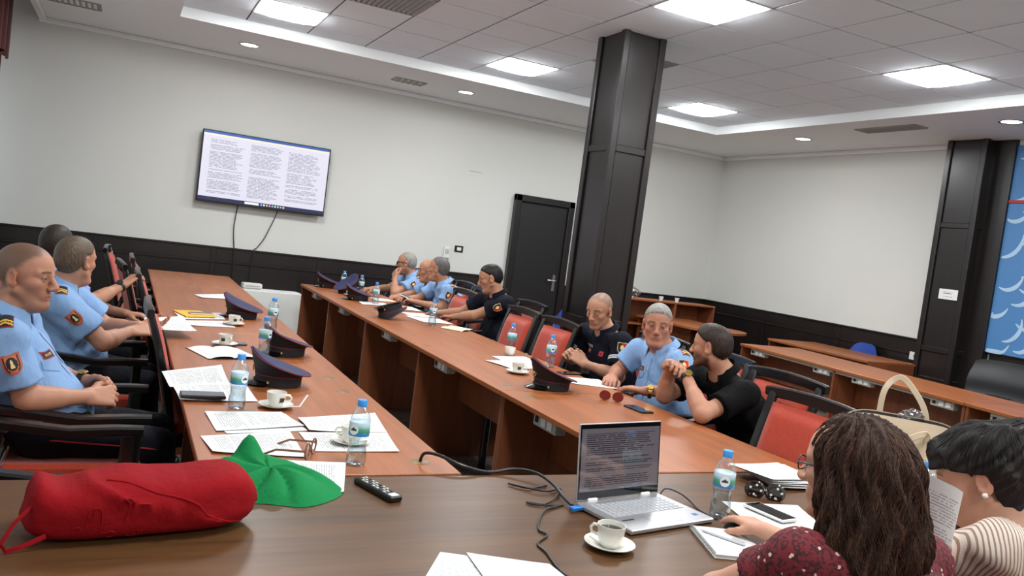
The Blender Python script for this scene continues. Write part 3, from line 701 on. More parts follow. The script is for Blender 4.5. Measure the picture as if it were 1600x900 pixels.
# water bottles
PET = clear('clear_bottle_plastic', (.93, .96, .97), .6, .06, .08); WATER = clear('bottle_water', (.86, .93, .97), .35, .03, .05); BCAP = pm('blue_bottle_cap', srgb(64, 150, 226), .35, var=.05)
def label_mat():
    m, t, b = new_mat('bottle_label'); s = t.add('ShaderNodeSeparateXYZ'); t.l.new(t.coord('Object'), s.inputs[0])
    z = t.m('ADD', s.outputs[2], t.m('MULTIPLY', t.noise(t.coord('Object', (60., 60., 10.)), 1.), .012))
    f = t.m('DIVIDE', t.m('SUBTRACT', z, .098), .046)
    t.put(b.inputs['Base Color'], t.ramp(f, [(0., srgb(40, 110, 190)), (.3, srgb(52, 140, 206)), (.42, srgb(70, 150, 110)), (.62, srgb(96, 172, 128)), (.74, srgb(150, 200, 214)), (.95, srgb(206, 226, 234))])); b.inputs['Roughness'].default_value = .35; return m
LABELM = label_mat(); LOGOM = vcol('bottle_logo', .4)
def make_bottle():
    e = empty('water_bottle', (0, 0, 0))
    prof = [(.0001, .006), (.016, .005), (.024, .0), (.0305, .004), (.0325, .014), (.0312, .024), (.0325, .034), (.0308, .044), (.0285, .058), (.0278, .068), (.0292, .08), (.0322, .092), (.0326, .098), (.0326, .142), (.0318, .15), (.027, .167), (.019, .182), (.0135, .188), (.0125, .19), (.0125, .196)]
    MB().lathe(prof, 24).build('bottle_body', PET, e, ang=60)
    MB().lathe([(r * .955, max(z, .0025)) for r, z in prof[:11]] + [(.0001, .081)], 20).build('water', WATER, e, ang=60)
    MB().lathe([(.0331, .098), (.0333, .099), (.0333, .141), (.0331, .142)], 24).build('label', LABELM, e)
    cp = MB(); n = 36; pr = [(.0152, .19), (.0157, .192), (.0157, .207), (.0145, .2105), (.0001, .211)]
    cp.lathe(pr, n); cp.build('cap', BCAP, e, ang=50)
    lg = MB(); lg.c = []; N = 14
    for j in range(N + 1):
        for i in range(N + 1):
            u, v = 2 * i / N - 1, 2 * j / N - 1; r = math.hypot(u, v)
            if r > 1: u, v = u / r, v / r; r = 1
            a = u * .47; lg.v.append((.0338 * math.cos(a), .0338 * math.sin(a), .119 + v * .0165))
            mt = (abs(u) < .62 - max(0, v + .02) * 1.1 and -.02 < v < .45) or (abs(v + .18) < .07 and abs(u) < .6)
            lg.c.append(srgb(40, 52, 60) if mt else srgb(232, 236, 238))
    for j in range(N):
        for i in range(N): a = j * (N + 1) + i; lg.f.append((a, a + 1, a + N + 2, a + N + 1)); lg.mi.append(0)
    lg.build('logo_disc', LOGOM, e); return e
BOT = [(.914, 5.352, 'water bottle before the far saucer on the left row'), (.718, 4.365, 'water bottle standing against the middle cap on the left row'), (.448, 3.196, 'water bottle beside the black phone on the left row'), (.730, 2.480, 'nearest water bottle, before a saucer on the left row'),
       (2.22, 8.82, 'water bottle farthest away on the right row'), (2.31, 8.42, 'water bottle second farthest on the right row'), (2.24, 7.60, 'water bottle behind the third cap on the right row'), (2.345, 6.26, 'water bottle before the reading officer'),
       (2.47, 5.0, 'water bottle with a cup before it by the empty chairs'), (2.53, 4.53, 'water bottle half hidden by the near cap on the right row'), (1.755, 1.935, 'water bottle right of the laptop'), (2.53, 1.81, 'water bottle in front of the beige tote')]
b0 = make_bottle()
for k, (x, y, lb) in enumerate(BOT):
    o = b0 if k == 0 else copy_tree(b0)
    o.location = (x, y, TZ); o.rotation_euler = (0, 0, math.atan2(-y, -x) + [.5, .9, .7, -.55, .4, .2, 1, .3, 2, .3, .1, .4][k]); tag(o, lb, 'bottle', 'half-litre water bottles')
# cups and saucers
CERAM = pm('white_porcelain', srgb(226, 224, 214), .18, var=.02, coat=.3); COFFEE = pm('coffee', srgb(34, 20, 14), .12); MARK = pm('cup_mark', srgb(44, 40, 46), .4); FOAM = pm('coffee_residue', srgb(146, 118, 84), .5)
def make_cup(full):
    e = empty('coffee_cup', (0, 0, 0))
    MB().lathe([(.0001, .006), (.02, .006), (.022, .0), (.026, .002), (.033, .02), (.0375, .05), (.038, .058), (.0362, .058), (.034, .046), (.030, .022), (.02, .011), (.0001, .010)], 28).build('cup_body', CERAM, e, ang=70)
    MB().tube([(.0 + .035 * 1.0, 0, .046), (.05, 0, .046), (.058, 0, .036), (.054, 0, .024), (.032, 0, .02)], .0042, 8).build('handle', CERAM, e)
    MB().lathe([(.0001, .0), (.0345 if full else .031, .0), (.034 if full else .031, .001), (.0001, .001)], 24, (0, 0, .044 if full else .024)).build('coffee', COFFEE if full else FOAM, e)
    mk = MB(); mk.grid(lambda u, v: tuple((lambda a, z: ((.0300 + .0062 * (z - .008) / .03 + .0035) * math.cos(a), (.0300 + .0062 * (z - .008) / .03 + .0035) * math.sin(a), z))(-1.25 + .55 * u + .1 * math.sin(v * 3), .022 + .018 * v)), 6, 5); mk.build('maker_mark', MARK, e)
    return e
def make_saucer():
    e = empty('saucer', (0, 0, 0)); MB().lathe([(.0001, .003), (.028, .003), (.03, .0), (.036, .001), (.058, .011), (.068, .0145), (.0685, .0165), (.058, .0135), (.034, .006), (.0001, .005)], 32).build('dish', CERAM, e, ang=70); return e
CUPS = [(.694, 5.469, 1, 0, 'white cup before the leaning cap, left row', -.6), (.554, 4.642, 1, 0, 'small cup behind the open notebook, left row', -1.1), (.60, 3.225, 1, 0, 'cup with coffee residue near the cap, left row', -.2), (.775, 2.72, 1, 0, 'cup seen through the nearest water bottle', 2.6),
        (2.15, 8.19, 1, 0, 'cup among the far caps on the right row', 0), (2.425, 4.915, 0, 0, 'small cup before the water bottle by the empty chairs', 1.6), (2.165, 4.25, 1, 0, 'cup left of the near cap on the right row', -.9), (1.227, 1.747, 1, 1, 'full espresso cup before the laptop', 2.2), (2.69, 1.735, 1, 0, 'cup beside the woman in the striped blouse', .5)]
c0 = make_cup(False); c1 = make_cup(True); s0 = make_saucer(); used = [False, False, False]
for (x, y, sa, fu, lb, rz) in CUPS:
    src = c1 if fu else c0; o = src if not used[fu] else copy_tree(src); used[fu] = True
    o.location = (x, y, TZ + (.0055 if sa else 0)); o.rotation_euler = (0, 0, rz); tag(o, lb, 'cup', 'espresso cups')
    if sa:
        o = s0 if not used[2] else copy_tree(s0); used[2] = True; o.location = (x, y, TZ); tag(o, 'saucer under the ' + lb, 'saucer', 'white saucers')
tag(MB().bar([(.62, 3.17, TZ + .018), (.68, 3.16, TZ + .022), (.715, 3.2, TZ + .06)], .008, .002).build('sugar_stick', BLANKP), 'bent white sugar stick on the saucer by the near cap', 'sugar packet')
tag(MB().box(-.025, .025, -.012, .012, 0, .004, .001).build('mint_wrapper', pm('green_wrapper', srgb(40, 96, 70), .3), None, (.482, 3.14, TZ), .3), 'small green wrapper beside the near left bottle', 'wrapper')
# phones
SCRN = pm('phone_glass', srgb(12, 14, 18), .06, spec=.8)
def phone(label, loc, rz, body, L=.155, W_=.076, z=TZ, th=.009, tilt=0):
    e = empty('smartphone', (*loc, z), rz, label, 'phone'); e.rotation_euler = (0, tilt, rz)
    MB().box(-L / 2, L / 2, -W_ / 2, W_ / 2, 0, th, .004).build('body', body, e); MB().box(-L / 2 + .004, L / 2 - .004, -W_ / 2 + .004, W_ / 2 - .004, th - .0005, th + .0004, .0002).build('screen', SCRN, e)
    MB().box(-L / 2 + .01, -L / 2 + .04, W_ / 2 - .0005, W_ / 2 + .001, th * .35, th * .65, .0003).build('side_button', body, e)
phone('flat black phone at the left row edge', (.336, 3.322), 0, BLACKP, .165, .085, TZ + .012, .013); phone('phone with pale back on the yellow folder', (.52, 5.80), .15, pm('pale_case', srgb(214, 196, 170), .4), z=TZ + .0125)
phone('black phone by the elbow of the man in black polo', (2.44, 3.385), math.radians(-86), BLACKP); phone('black phone before the clasped-hands officer', (2.565, 4.33), .1, BLACKP, .14)
ph = phone('white phone lying on a sheet by the woman in red', (1.955, 1.925), math.radians(98), WHITE, .16, .078, TZ + .006); phone('dark phone lying behind the small left cup', (.60, 4.70), .1, BLACKP, .15, .07)
phone('pale phone held by the blue-shirted officer turned to the screen', (2.60, 7.77), 2.2, WHITE, .13, .065, .83, tilt=-.25)
# peaked caps (front is +x)
CAPN = pm('cap_navy_cloth', srgb(36, 42, 78), .8, var=.1, bmp=.2); CAPB = pm('cap_black_band', srgb(15, 14, 20), .7, var=.1); VIS = pm('patent_visor', srgb(10, 10, 12), .12, coat=.6); CAPR = pm('cap_red_piping', srgb(112, 22, 44), .7); CAPG = pm('cap_gold', srgb(206, 178, 104), .35, metal=.7)
def make_cap():
    e = empty('peaked_cap', (0, 0, 0)); n = 36
    def ring(a, b, z0, tilt, cx=0., sad=0.): return [(cx + a * math.cos(t), b * math.sin(t), z0 + tilt * math.cos(t) + sad * math.cos(2 * t) + tilt * .45 * max(0, math.cos(t)) ** 5) for t in [2 * math.pi * k / n for k in range(n)]]
    def loft(rings, close=False):
        mb = MB(); mb.v = [p for r in rings for p in r]
        for i in range(len(rings) - 1):
            for k in range(n): k2 = (k + 1) % n; mb.f.append((i * n + k, i * n + k2, (i + 1) * n + k2, (i + 1) * n + k))
        if close: mb.f.append(tuple((len(rings) - 1) * n + k for k in range(n)))
        mb.mi = [0] * len(mb.f); return mb
    loft([ring(.1, .083, .002, 0), ring(.101, .084, .02, 0), ring(.102, .085, .046, .004)]).build('band', CAPB, e)
    loft([ring(.102, .085, .046, .004), ring(.109, .093, .062, .012), ring(.121, .108, .08, .028, .0), ring(.134, .123, .092, .044, -.004, .004)]).build('crown_side', CAPB, e)
    top = [ring(.134, .123, .092, .044, -.004, .004), ring(.13, .119, .097, .046, -.004, .004), ring(.09, .082, .093, .032, -.004, .003), ring(.045, .04, .088, .015), ring(.004, .004, .086, .001)]
    loft(top, True).build('crown_top', CAPN, e, ang=70)
    rp = ring(.1355, .1245, .093, .0445, -.004, .004); MB().tube(rp + rp[:1], .0028, 6, cap=False).build('crown_piping', CAPR, e)
    rp = ring(.103, .086, .047, .004); MB().tube(rp + rp[:1], .002, 6, cap=False).build('band_piping', CAPR, e)
    vz = MB()
    def vis(u, v):
        a = (u - .5) * 2.1; r = 1 + .52 * v * math.cos(a * .75) ** .7 if abs(a * .75) < 1.57 else 1
        return (.1 * r * math.cos(a) + .0, .083 * (1 + .28 * v * math.cos(a * .75)) * math.sin(a), .022 - .02 * v * (1 - .35 * abs(u - .5) * 2) + .003 * math.sin(math.pi * u))
    vz.grid(vis, 20, 6, uv=False); vz.grid(lambda u, v: tuple(p - (.0025 if i == 2 else 0) for i, p in enumerate(vis(1 - u, v))), 20, 6, uv=False); vz.build('visor', VIS, e, ang=80)
    for s in (-1, 1): MB().lathe([(.0001, 0), (.005, .001), (.0062, -.002), (.006, -.005)], 12, M=Matrix.Translation((.052, s * .0755, .022)) @ Matrix.Rotation(s * -1.57, 4, 'X')).build('button', CAPG, e)
    MB().tube([(.1025 * math.cos(a) + .003, .086 * math.sin(a), .026) for a in [(-1.0 + 2.0 * k / 12) for k in range(13)]], .003, 6).build('chin_strap', CAPB, e)
    em = MB(); rr = random.Random(2)
    for k in range(9): a = -1.9 + 3.8 * k / 8; em.tube([(.107 + .004 * math.cos(a), .017 * math.sin(a), .075 + .022 * -math.cos(a) * .9 + .006), (.11 + .004 * math.cos(a), .021 * math.sin(a), .08 + .026 * -math.cos(a) * .9 + .006)], .0032, 5)
    em.lathe([(.0001, 0), (.009, .002), (.011, .004), (.0001, .007)], 14, M=Matrix.Translation((.109, 0, .084)) @ Matrix.Rotation(1.15, 4, 'Y')); em.build('emblem', CAPG, e); return e
D_ = math.radians
CAPS = [(.79, 5.86, 158, 0, 'navy peaked cap leaning high at the front, left row far'), (.85, 4.45, 190, 0, 'dark peaked cap behind a water bottle, middle of the left row'), (.68, 3.66, 176, 0, 'peaked cap with gold emblem nearest on the left row'),
        (2.08, 8.93, 165, 0, 'peaked cap farthest away on the right row'), (2.17, 8.42, 20, -.28, 'navy cap with its round crown towards us, right row far'), (2.12, 7.80, 165, 0, 'third peaked cap from the far end, right row'),
        (2.04, 6.50, 170, math.pi, 'peaked cap lying upside down on the right row'), (2.17, 3.835, 176, 0, 'peaked cap with gold emblem nearest on the right row')]
k0 = make_cap()
for k, (x, y, a, t, lb) in enumerate(CAPS):
    o = k0 if k == 0 else copy_tree(k0)
    o.location = (x, y, TZ + (.115 if t > 3 else .025 if t else 0)); o.rotation_euler = (t if t > 3 else 0, t if t < 3 else .32, D_(a)); tag(o, lb, 'cap', 'police peaked caps')
# eyeglasses on tables
def loose_specs(name, label, loc, rz, frame, lens, lr=.025, arm=.13, fold=False, tilt=0., thick=.0018, dots=None, z=TZ):
    e = empty(name, (*loc, z), rz, label, 'glasses'); e.rotation_euler = (tilt, 0, rz); fr = MB()
    for s in (-1, 1):
        fr.tube([(s * .034 + lr * 1.08 * math.cos(t), 0, lr + lr * math.sin(t)) for t in [2 * math.pi * k / 20 for k in range(21)]], thick, 6, cap=False)
    fr.tube([(-.01, 0, lr * 1.25), (0, -.003, lr * 1.4), (.01, 0, lr * 1.25)], thick, 6); fr.build('rims', frame, e)
    for s in (-1, 1):
        ln = MB(); ln.v = [(s * .034 + lr * 1.05 * math.cos(t), 0, lr + lr * .97 * math.sin(t)) for t in [2 * math.pi * k / 20 for k in range(20)]]; ln.f = [tuple(range(20))]; ln.mi = [0]; ln.build('lens', lens, e)
        if fold: MB().tube([(s * .06, .004, lr * 1.2), (s * .056, .012, lr * 1.15), (-s * .045, .016 + .006 * s, lr * .7)], thick * 1.2, 6).build('temple', frame, e)
        else: MB().tube([(s * .06, .002, lr * 1.2), (s * .064, .01, lr * 1.2), (s * .066, arm * .7, lr * 1.0), (s * .064, arm, .004)], thick * 1.3, 6).build('temple', frame, e)
    if dots:
        for k, (x, zz) in enumerate(((-.05, .035), (-.03, .045), (-.036, .012), (-.014, .028), (.02, .02), (.04, .044), (.055, .03), (.036, .01), (.0, .034))): MB().lathe([(.0001, 0), (.004, .0006), (.0045, 0)], 8, M=Matrix.Translation((x, -thick - .001, zz)) @ Matrix.Rotation(math.pi / 2, 4, 'X')).build('dot', WHITE, e)
TORT = pm('tortoiseshell', srgb(120, 74, 48), .2, var=.6, vs=90); BRN = pm('brown_acetate', srgb(34, 18, 18), .15, coat=.5)
loose_specs('eyeglasses', 'tortoiseshell reading glasses standing by the near bottle', (.605, 2.575), D_(62), TORT, clear('lens_clear', (.9, .92, .92), .3), .024, .13, thick=.0028)
loose_specs('sunglasses', 'round red-lensed sunglasses on the right row', (2.39, 3.57), math.atan2(-3.57, -2.39) + math.pi / 2, pm('gold_wire', srgb(206, 150, 110), .25, metal=1.), pm('red_lens', srgb(110, 30, 30), .08, spec=.8), .027, fold=True, thick=.0013)
loose_specs('sunglasses', 'dark sunglasses with white dots near the fanned stack', (2.07, 2.075), D_(-38), BRN, pm('dark_brown_lens', srgb(28, 16, 16), .1), .026, fold=True, thick=.007, dots=True)
# laptop
SILV = pm('laptop_aluminium', srgb(188, 188, 190), .32, metal=.7, var=.03); KEYM = pm('laptop_keys', srgb(172, 174, 178), .45, metal=.2); BEZ = pm('glossy_black_bezel', srgb(8, 8, 10), .06, spec=.7)
lp = empty('laptop', (1.468, 2.075, TZ), math.radians(11), 'open silver laptop showing a document on the dark table', 'laptop')
LW_, LD = .355, .235
MB().box(-LW_ / 2, LW_ / 2, -LD, 0, .003, .017, .003).build('base', SILV, lp); MB().box(-LW_ / 2 + .005, LW_ / 2 - .005, -LD + .005, -.01, 0, .003, 0).build('foot_pad', BLACKP, lp)
kb = MB(); 
for r in range(6):
    n = 15; x = -.152
    for c in range(n):
        if r == 0 and 4 <= c <= 8:
            if c == 4: kb.box(x, x + .0203 * 5 - .003, -.135 + r * .0185, -.135 + r * .0185 + .0155, .0165, .0185, .0006)
        else: kb.box(x, x + .0173, -.135 + r * .0185, -.135 + r * .0185 + (.0155 if r < 5 else .010), .0165, .0185, .0006)
        x += .0203
o_ = kb.build('keyboard', KEYM, lp); o_['kind'] = 'stuff'
MB().box(-.06, .055, -.22, -.148, .0166, .0174, .0004).build('touchpad', pm('touchpad_grey', srgb(168, 169, 172), .28, metal=.5), lp)
MB().box(.128, .148, -.2, -.183, .0168, .0174, .0002).build('blue_sticker', pm('blue_sticker', srgb(36, 84, 160), .4), lp); MB().box(-.145, -.1, -.17, -.163, .0168, .0174, .0002).build('dark_badge', BLACKP, lp)
for s in (-1, 1): MB().box(s * .115 - .02, s * .115 + .02, -.008, .008, .012, .026, .004).build('hinge', WHITE, lp)
li = empty('lid', (0, 0, .02)); li.parent = lp; li.rotation_euler = (math.radians(-7), 0, 0)
MB().box(-LW_ / 2, LW_ / 2, .0, .006, 0, .232, .002).build('lid_shell', SILV, li); MB().box(-LW_ / 2 + .003, LW_ / 2 - .003, -.0015, 0, .003, .229, .0005).build('bezel', BEZ, li)
tm = text_mat('laptop_page', srgb(112, 104, 110), srgb(40, 38, 44), 30, .55, .06, .08, 4.4, .08, 22, .38, coat=1.)
MB().grid(lambda u, v: (-LW_ / 2 + .008 + (LW_ - .016) * u, -.0018, .026 + .19 * v), 1, 1).build('display', tm, li, smooth=False)
# cables at the laptop
tag(cable('video_cable', [(.96, 2.513, .752), (.965, 2.49, .785), (1.0, 2.45, .79), (1.06, 2.385, .775), (1.15, 2.37, .757), (1.235, 2.36, .77), (1.29, 2.3, .775), (1.30, 2.2, .77), (1.28, 2.09, .765), (1.275, 2.03, .762)], .0055, BLACKP, None), 'thick black video cable running from a grommet to the laptop', 'cable')
tag(MB().box(-.022, .022, -.009, .009, 0, .011, .002).build('video_plug', pm('blue_plug', srgb(24, 110, 190), .4), None, (1.278, 2.012, TZ + .005), math.radians(11)), 'blue video plug at the left side of the laptop', 'plug')
tag(cable('power_cable', [(1.30, 2.24, .754), (1.22, 2.21, .756), (1.17, 2.26, .756), (1.25, 2.17, .76), (1.33, 2.2, .755), (1.27, 2.12, .758), (1.19, 2.06, .756), (1.15, 2.09, .755), (1.21, 2.05, .757), (1.26, 2.06, .754), (1.18, 2.02, .756), (1.13, 1.96, .754), (1.085, 1.88, .754), (1.09, 1.84, .754), (1.035, 1.79, .754), (1.03, 1.73, .754), (1.012, 1.62, .754), (1.03, 1.5, .754)], .0032, BLACKP, None), 'thin tangled black cord winding down beside the laptop', 'cable')
tag(cable('power_cable', [(1.66, 2.12, .757), (1.69, 2.13, .775), (1.72, 2.09, .77), (1.73, 2.04, .757), (1.715, 1.98, .754), (1.72, 1.9, .754)], .0028, BLACKP, None), 'thin cord arching off the right side of the laptop', 'cable')
ms = empty('computer_mouse', (1.705, 1.80, TZ), math.radians(78), 'small black mouse under the hand of the woman in red', 'mouse')
MB().grid(lambda u, v: (.052 * math.cos(u * 2 * math.pi) * math.cos(v * 1.57), .03 * math.sin(u * 2 * math.pi) * math.cos(v * 1.57), .034 * math.sin(v * 1.57)), 20, 8, uv=False).build('shell', BLACKP, ms); MB().tube([(.02, -.003, .031), (.02, .003, .031)], .005).build('wheel', GREYP, ms)
# remote control
rc = empty('remote_control', (.727, 2.215, TZ), math.radians(-72), 'black remote control lying right of the green cloth', 'remote')
MB().box(-.095, .095, -.022, .022, 0, .018, .006).build('case', BLACKP, rc)
for i in range(8):
    for j in range(3): MB().box(-.082 + i * .018, -.072 + i * .018, -.015 + j * .0115, -.008 + j * .0115, .0175, .0205, .001).build('button', GREYP if (i + j) % 3 else pm('dark_button', srgb(60, 60, 62), .5), rc)
MB().box(.068, .09, -.012, .012, .0175, .019, .003).build('logo_plate', WHITE, rc)
# red bag, green cloth bag
def bag_mat(name, c):
    m, t, b = new_mat(name); n1 = t.noise(t.coord('Object', (9., 9., 9.)), 1., 5, .6); n2 = t.noise(t.coord(), 500., 2)
    t.put(b.inputs['Base Color'], t.mix(n1, tuple(q * .86 for q in c), tuple(min(1, q * 1.12) for q in c))); b.inputs['Roughness'].default_value = .85; b.inputs['Specular IOR Level'].default_value = .15
    bump(t, b, t.m('ADD', n1, t.m('MULTIPLY', n2, .03)), .5, .02); return m
RBAG = bag_mat('red_bag_cloth', srgb(138, 12, 20)); GBAG = bag_mat('green_bag_cloth', srgb(22, 122, 66))
rb = empty('red_cloth_bag', (.105, 2.015, TZ), math.radians(9), 'stuffed red cloth bag lying on the dark table', 'bag')
xs = [-.245, -.242, -.225, -.19, -.13, -.06, .0, .07, .12, .17, .21, .235, .25]
ht_ = [.12, .135, .13, .117, .128, .136, .128, .131, .138, .136, .122, .092, .05]; wd = [.03, .055, .075, .09, .1, .105, .107, .108, .107, .1, .085, .06, .02]
zb = [.045, .03, .015, .004, 0, 0, 0, 0, 0, .0, .008, .015, .03]
def rbag(u, v):
    f = u * 1.0; X = -.245 + .495 * f; a = v * 2 * math.pi
    h = np.interp(X, xs, ht_); w_ = np.interp(X, xs, wd); b_ = np.interp(X, xs, zb)
    c, s = math.cos(a), math.sin(a); sq = lambda q, p: math.copysign(abs(q) ** p, q)
    y = w_ * sq(c, .62); z = (b_ + h) / 2 + (h - b_) / 2 * sq(s, .62)
    fold_ = .004 * math.sin(X * 26 + a * 2) * (s > 0) + .012 * math.exp(-((X * .9 + z * 2.6 - .2) / .016) ** 2) * (c < 0.2)
    return (X + .01 * s, y + fold_ * c - .0, max(0, z + fold_ * .7))
bgm = MB(); bgm.grid(rbag, 44, 40, uv=False)
for k_ in range(40):
    bgm.f.append((k_ * 45, (k_ + 1) * 45, len(bgm.v))); bgm.mi.append(0); bgm.f.append(((k_ + 1) * 45 + 44, k_ * 45 + 44, len(bgm.v) + 1)); bgm.mi.append(0)
bgm.v += [(-.238, 0, .08), (.252, 0, .04)]; bgm.build('bag_body', RBAG, rb, ang=75)
MB().tube([(-.235, -.05, .085), (-.27, -.075, .055), (-.29, -.09, .02), (-.28, -.095, .006), (-.25, -.09, .012), (-.21, -.09, .03)], .006, 6, flat=.3).build('strap', RBAG, rb)
sm = MB(); sm.tube([rbag(.28 + .64 * t, .30 + .31 * t) for t in [k / 16 for k in range(17)]], .0028, 6); sm.build('seam', RBAG, rb)
eb = MB(); rr = random.Random(3)
for k in range(9):
    u0, v0 = .2 + .03 * k + rr.uniform(-.02, .02), .53 + rr.uniform(-.05, .07); R_ = rr.uniform(.012, .03); a0 = rr.uniform(0, 6)
    eb.tube([rbag(u0 + R_ * math.cos(a0 + t), v0 + R_ * 1.2 * math.sin(a0 + t)) for t in [3.6 * q / 10 for q in range(11)]], .0022, 5)
eb.build('embossed_emblem', RBAG, rb)['kind'] = 'stuff'
gb = empty('green_cloth_bag', (.43, 2.29, TZ), 0, 'crumpled bright green cloth bag behind the red one', 'bag')
def green(u, v):
    # polar heap: radius and peak vary round the outline
    a = u * 2 * math.pi; rx = .17 + .03 * math.sin(2 * a + .4) + .015 * math.sin(5 * a); ry = .17 + .03 * math.cos(3 * a) ; r = v
    x = r * rx * math.cos(a - .75) ; y = r * ry * math.sin(a - .75) * 1.12
    hh = .05 * (1 - r ** 1.6) + .075 * math.exp(-((x + .05) ** 2 / .0016 + (y - .1) ** 2 / .002)) + .03 * math.exp(-((x + .12) ** 2 / .002 + (y - .05) ** 2 / .004))
    rid = .02 * abs(math.sin(a * 3.5 + r * 2.5)) * r * (1 - r) * 4 + .008 * math.sin(a * 8 + 4 * r) * r * (1 - r) * 2
    return (x, y, max(.001, hh + rid) if r < .999 else .001)
g_ = MB(); g_.grid(green, 72, 26, uv=False); g_.build('cloth', GBAG, gb, ang=60)
# beige tote
TOTE = pm('beige_leather', srgb(206, 186, 158), .5, var=.05, vs=6, bmp=.15, bs=160); TOTED = pm('tote_lining', srgb(58, 50, 46), .8)
tb = empty('tote_bag', (2.74, 2.1, TZ), math.radians(-50), 'beige leather tote with upright handles on the table end', 'bag')
def tote(u, v, inset=0.):
    a = u * 2 * math.pi; c, s = math.cos(a), math.sin(a); sq = lambda q, p: math.copysign(abs(q) ** p, q)
    w_ = .155 + .04 * v - inset; d_ = .075 - .022 * v - inset
    return (w_ * sq(c, .35), d_ * sq(s, .5) + .006 * math.sin(v * 7 + c * 3), .285 * v - .012 * v * math.cos(2 * a) * 1)
t_ = MB(); t_.grid(tote, 48, 12, uv=False); t_.build('tote_body', TOTE, tb, ang=60); t2_ = MB(); t2_.grid(lambda u, v: tote(1 - u, .12 + .87 * v, .005), 48, 8, uv=False); t2_.build('lining', TOTED, tb, ang=60)
MB().box(-.15, .15, -.07, .07, 0, .006, .002).build('tote_base', TOTE, tb)
for s, lean, hgt in ((-1, -.06, .21), (1, .03, .26)):
    pts = [(-.085, s * .055, .2), (-.085, s * .06, .27), (-.08, s * .05 + lean * .5, .27 + hgt * .4), (-.05, s * .05 + lean, .27 + hgt * .6), (-.01, s * .05 + lean, .27 + hgt * .62), (.06, s * .05 + lean * .5, .27 + hgt * .3), (.085, s * .06, .27), (.085, s * .055, .2)]
    if s < 0: pts = [(-.085, -.06, .17), (-.085, -.066, .25), (-.07, -.082, .275), (-.03, -.1, .25), (.02, -.1, .235), (.06, -.085, .255), (.085, -.066, .25), (.085, -.06, .17)]
    P_ = [Vector(p) for p in pts]; sm_ = []
    for i in range(len(P_) - 1):
        p0, p1, p2, p3 = P_[max(i - 1, 0)], P_[i], P_[i + 1], P_[min(i + 2, len(P_) - 1)]
        for q in range(6):
            t = q / 6; sm_.append(.5 * ((2 * p1) + (p2 - p0) * t + (2 * p0 - 5 * p1 + 4 * p2 - p3) * t * t + (3 * p1 - p0 - 3 * p2 + p3) * t ** 3))
    sm_.append(P_[-1]); MB().bar(sm_, .022, .006, upv=(0, 1, 0)).build('handle', TOTE, tb)
for x in (-.085, .085): MB().box(x - .02, x + .02, -.076, -.07, .13, .17, .003).build('handle_tab', TOTE, tb)
MB().box(-.15, .02, -.078, -.073, .19, .205, .002).build('front_strap', TOTE, tb)
tag(blob(crumple((2.77, 2.09, 1.05), (.06, .03, .03), 8), 20, 12).build('plastic_pouch', PLAST), 'crinkled clear plastic pouch sticking out of the tote', 'plastic wrap')
# held sheet of the woman in stripes
hs_ = MB()
def held(u, v):
    a = (u - .5) * 1.1; c = A_(1.70, 1.17, 0); x = .19 * (u - .5); 
    return (x * .86 + .03 * math.cos(a) - .02 * v, -x * .42 + .05 * (u - .5) ** 2 * 4 + .03 * (1 - v), (v - .5) * .27 - .06 * (u - .5))
def A_(*p): return Vector(p)
hs_.grid(held, 12, 12); tag(hs_.build('paper_sheet', PAPER[1], None, (1.735, 1.2, .965), ang=80), 'tall curved sheet held up by the woman in the striped blouse', 'paper')
